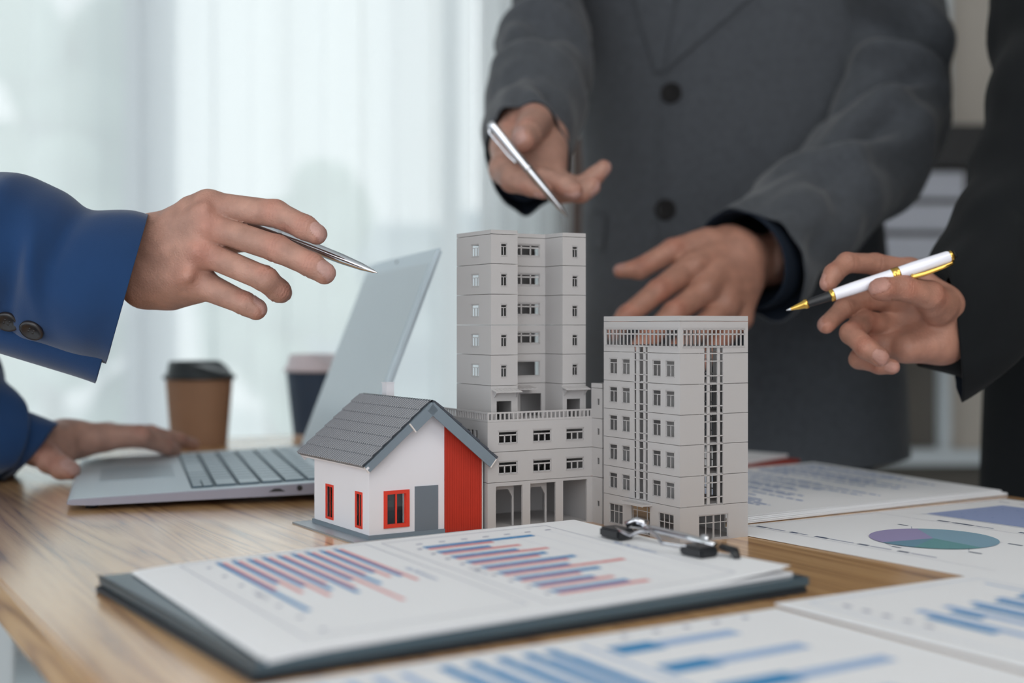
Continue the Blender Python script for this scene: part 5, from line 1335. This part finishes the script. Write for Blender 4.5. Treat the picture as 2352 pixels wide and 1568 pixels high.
loft('shirt_cuff', [(2165, 660, 1.025, 2235, 870, 1.02, .036), (2152, 690, 1.018, 2116, 842, 1.012, .030, .5)], 'blacksuit', pk, oK, n=64, seg=4, solid=.001)
loft('sleeve', [(2900, -400, 1.15, 3300, -400, 1.15, .075), (3100, 0, 1.12, 3500, 0, 1.12, .07), (3250, 400, 1.1, 3600, 400, 1.1, .065), (3350, 800, 1.03, 3650, 800, 1.03, .055)], 'blacksuit', jk, oK, n=48, seg=6, lining='shirt_dark')
clothe_legs(*PK, *fk, pk, oK); hair_cap(*PK, *fk, pk, oK)

# ------------------------------------------------------------------ pens
def pen(name, A, B, parts, label, extras=None):
    """A tip, B end; parts: list of (part name, material, [(radius, distance along)])"""
    ax = (B - A); L = ax.length; ax.normalize()
    root = empty(name, tuple(A), label=label, category='pen')
    for pn, m, prof in parts:
        bm = bmesh.new(); lathe(bm, [(r, h * L) for r, h in prof], 32, (0, 0, 0), ax); from_bm(pn, bm, m, root)
    return root, ax, L
A, B = P(868, 627, .890), P(462, 468, .938)
pen('pen', A, B, [('barrel', 'steel', [(.0012, .028), (.0026, .09), (.0036, .2), (.0040, .35), (.0040, .52)]), ('ring', 'chrome', [(.0040, .52), (.0042, .525), (.0042, .54), (.0040, .545)]),
                  ('upper_barrel', 'steel', [(.0037, .545), (.0036, .9), (.0030, .985), (0, 1.0)]), ('point', 'chrome', [(0, 0), (.0004, .004), (.0008, .015), (.0013, .03)])],
    'polished silver ballpoint pen held in the blue-sleeved hand, pointing at the tower')
A, B = P(1304, 498, 1.128), P(1124, 280, 1.118)
r_, ax, L = pen('pen', A, B, [('barrel', 'steel', [(.0010, .03), (.0026, .10), (.0036, .3), (.0038, .5)]), ('ring', 'chrome', [(.0039, .5), (.0041, .505), (.0041, .52), (.0039, .525)]),
                  ('upper_barrel', 'steel', [(.0038, .525), (.0037, .95), (.0032, .99), (0, 1.0)]), ('point', 'chrome', [(0, 0), (.0005, .006), (.0010, .03)])],
    'silver ballpoint pen lying across the open palm of the grey-suited person')
bm = bmesh.new(); sdv = ax.cross(Vector((0, 1, 0))).normalized()
tube(bm, [ax * (L * f) + sdv * o + Vector((0, -.001, 0)) for f, o in ((.97, .0038), (.93, .0062), (.7, .0062), (.62, .0050), (.6, .0058))], .0010, 8); from_bm('pocket_clip', bm, 'steel', r_)
A, B = P(1805, 713, .952), P(2196, 584, .945)
r_, ax, L = pen('pen', A, B, [('point', 'steel', [(0, 0), (.0004, .004), (.0011, .028)]), ('nose_cone', 'gold', [(.0011, .028), (.0030, .105), (.0036, .112), (.0036, .128), (.0030, .13)]),
    ('grip', 'black_plastic', [(.0030, .13), (.0037, .26)]), ('ring', 'gold', [(.0038, .26), (.0045, .264), (.0045, .282), (.0042, .285)]), ('barrel', 'white_lacquer', [(.0042, .285), (.0046, .40), (.0046, .625)]),
    ('centre_band', 'gold', [(.0047, .625), (.0050, .63), (.0050, .642), (.0047, .645), (.0050, .648), (.0050, .665), (.0047, .67)]), ('cap', 'white_lacquer', [(.0047, .67), (.0049, .75), (.0046, .95), (.0040, .962)]),
    ('cap_ring', 'gold', [(.0042, .962), (.0042, .975), (.0030, .985)]), ('finial', 'black_plastic', [(.0036, .985), (.0030, .999), (0, 1.003)])],
    'white and gold pen with a black grip held by the person in black')
bm = bmesh.new(); dn = Vector((0, 0, -1)); dn = (dn - ax * dn.dot(ax)).normalized(); dn = (dn * .85 + Vector((0, -.5, 0))).normalized()
tube(bm, [ax * (L * f) + dn * o for f, o in ((.965, .0040), (.955, .0060), (.90, .0066), (.80, .0070), (.73, .0066), (.72, .0052))], [.0009, .0010, .0012, .0013, .0014, .0016], 10, flat=1.3); from_bm('pocket_clip', bm, 'gold', r_)
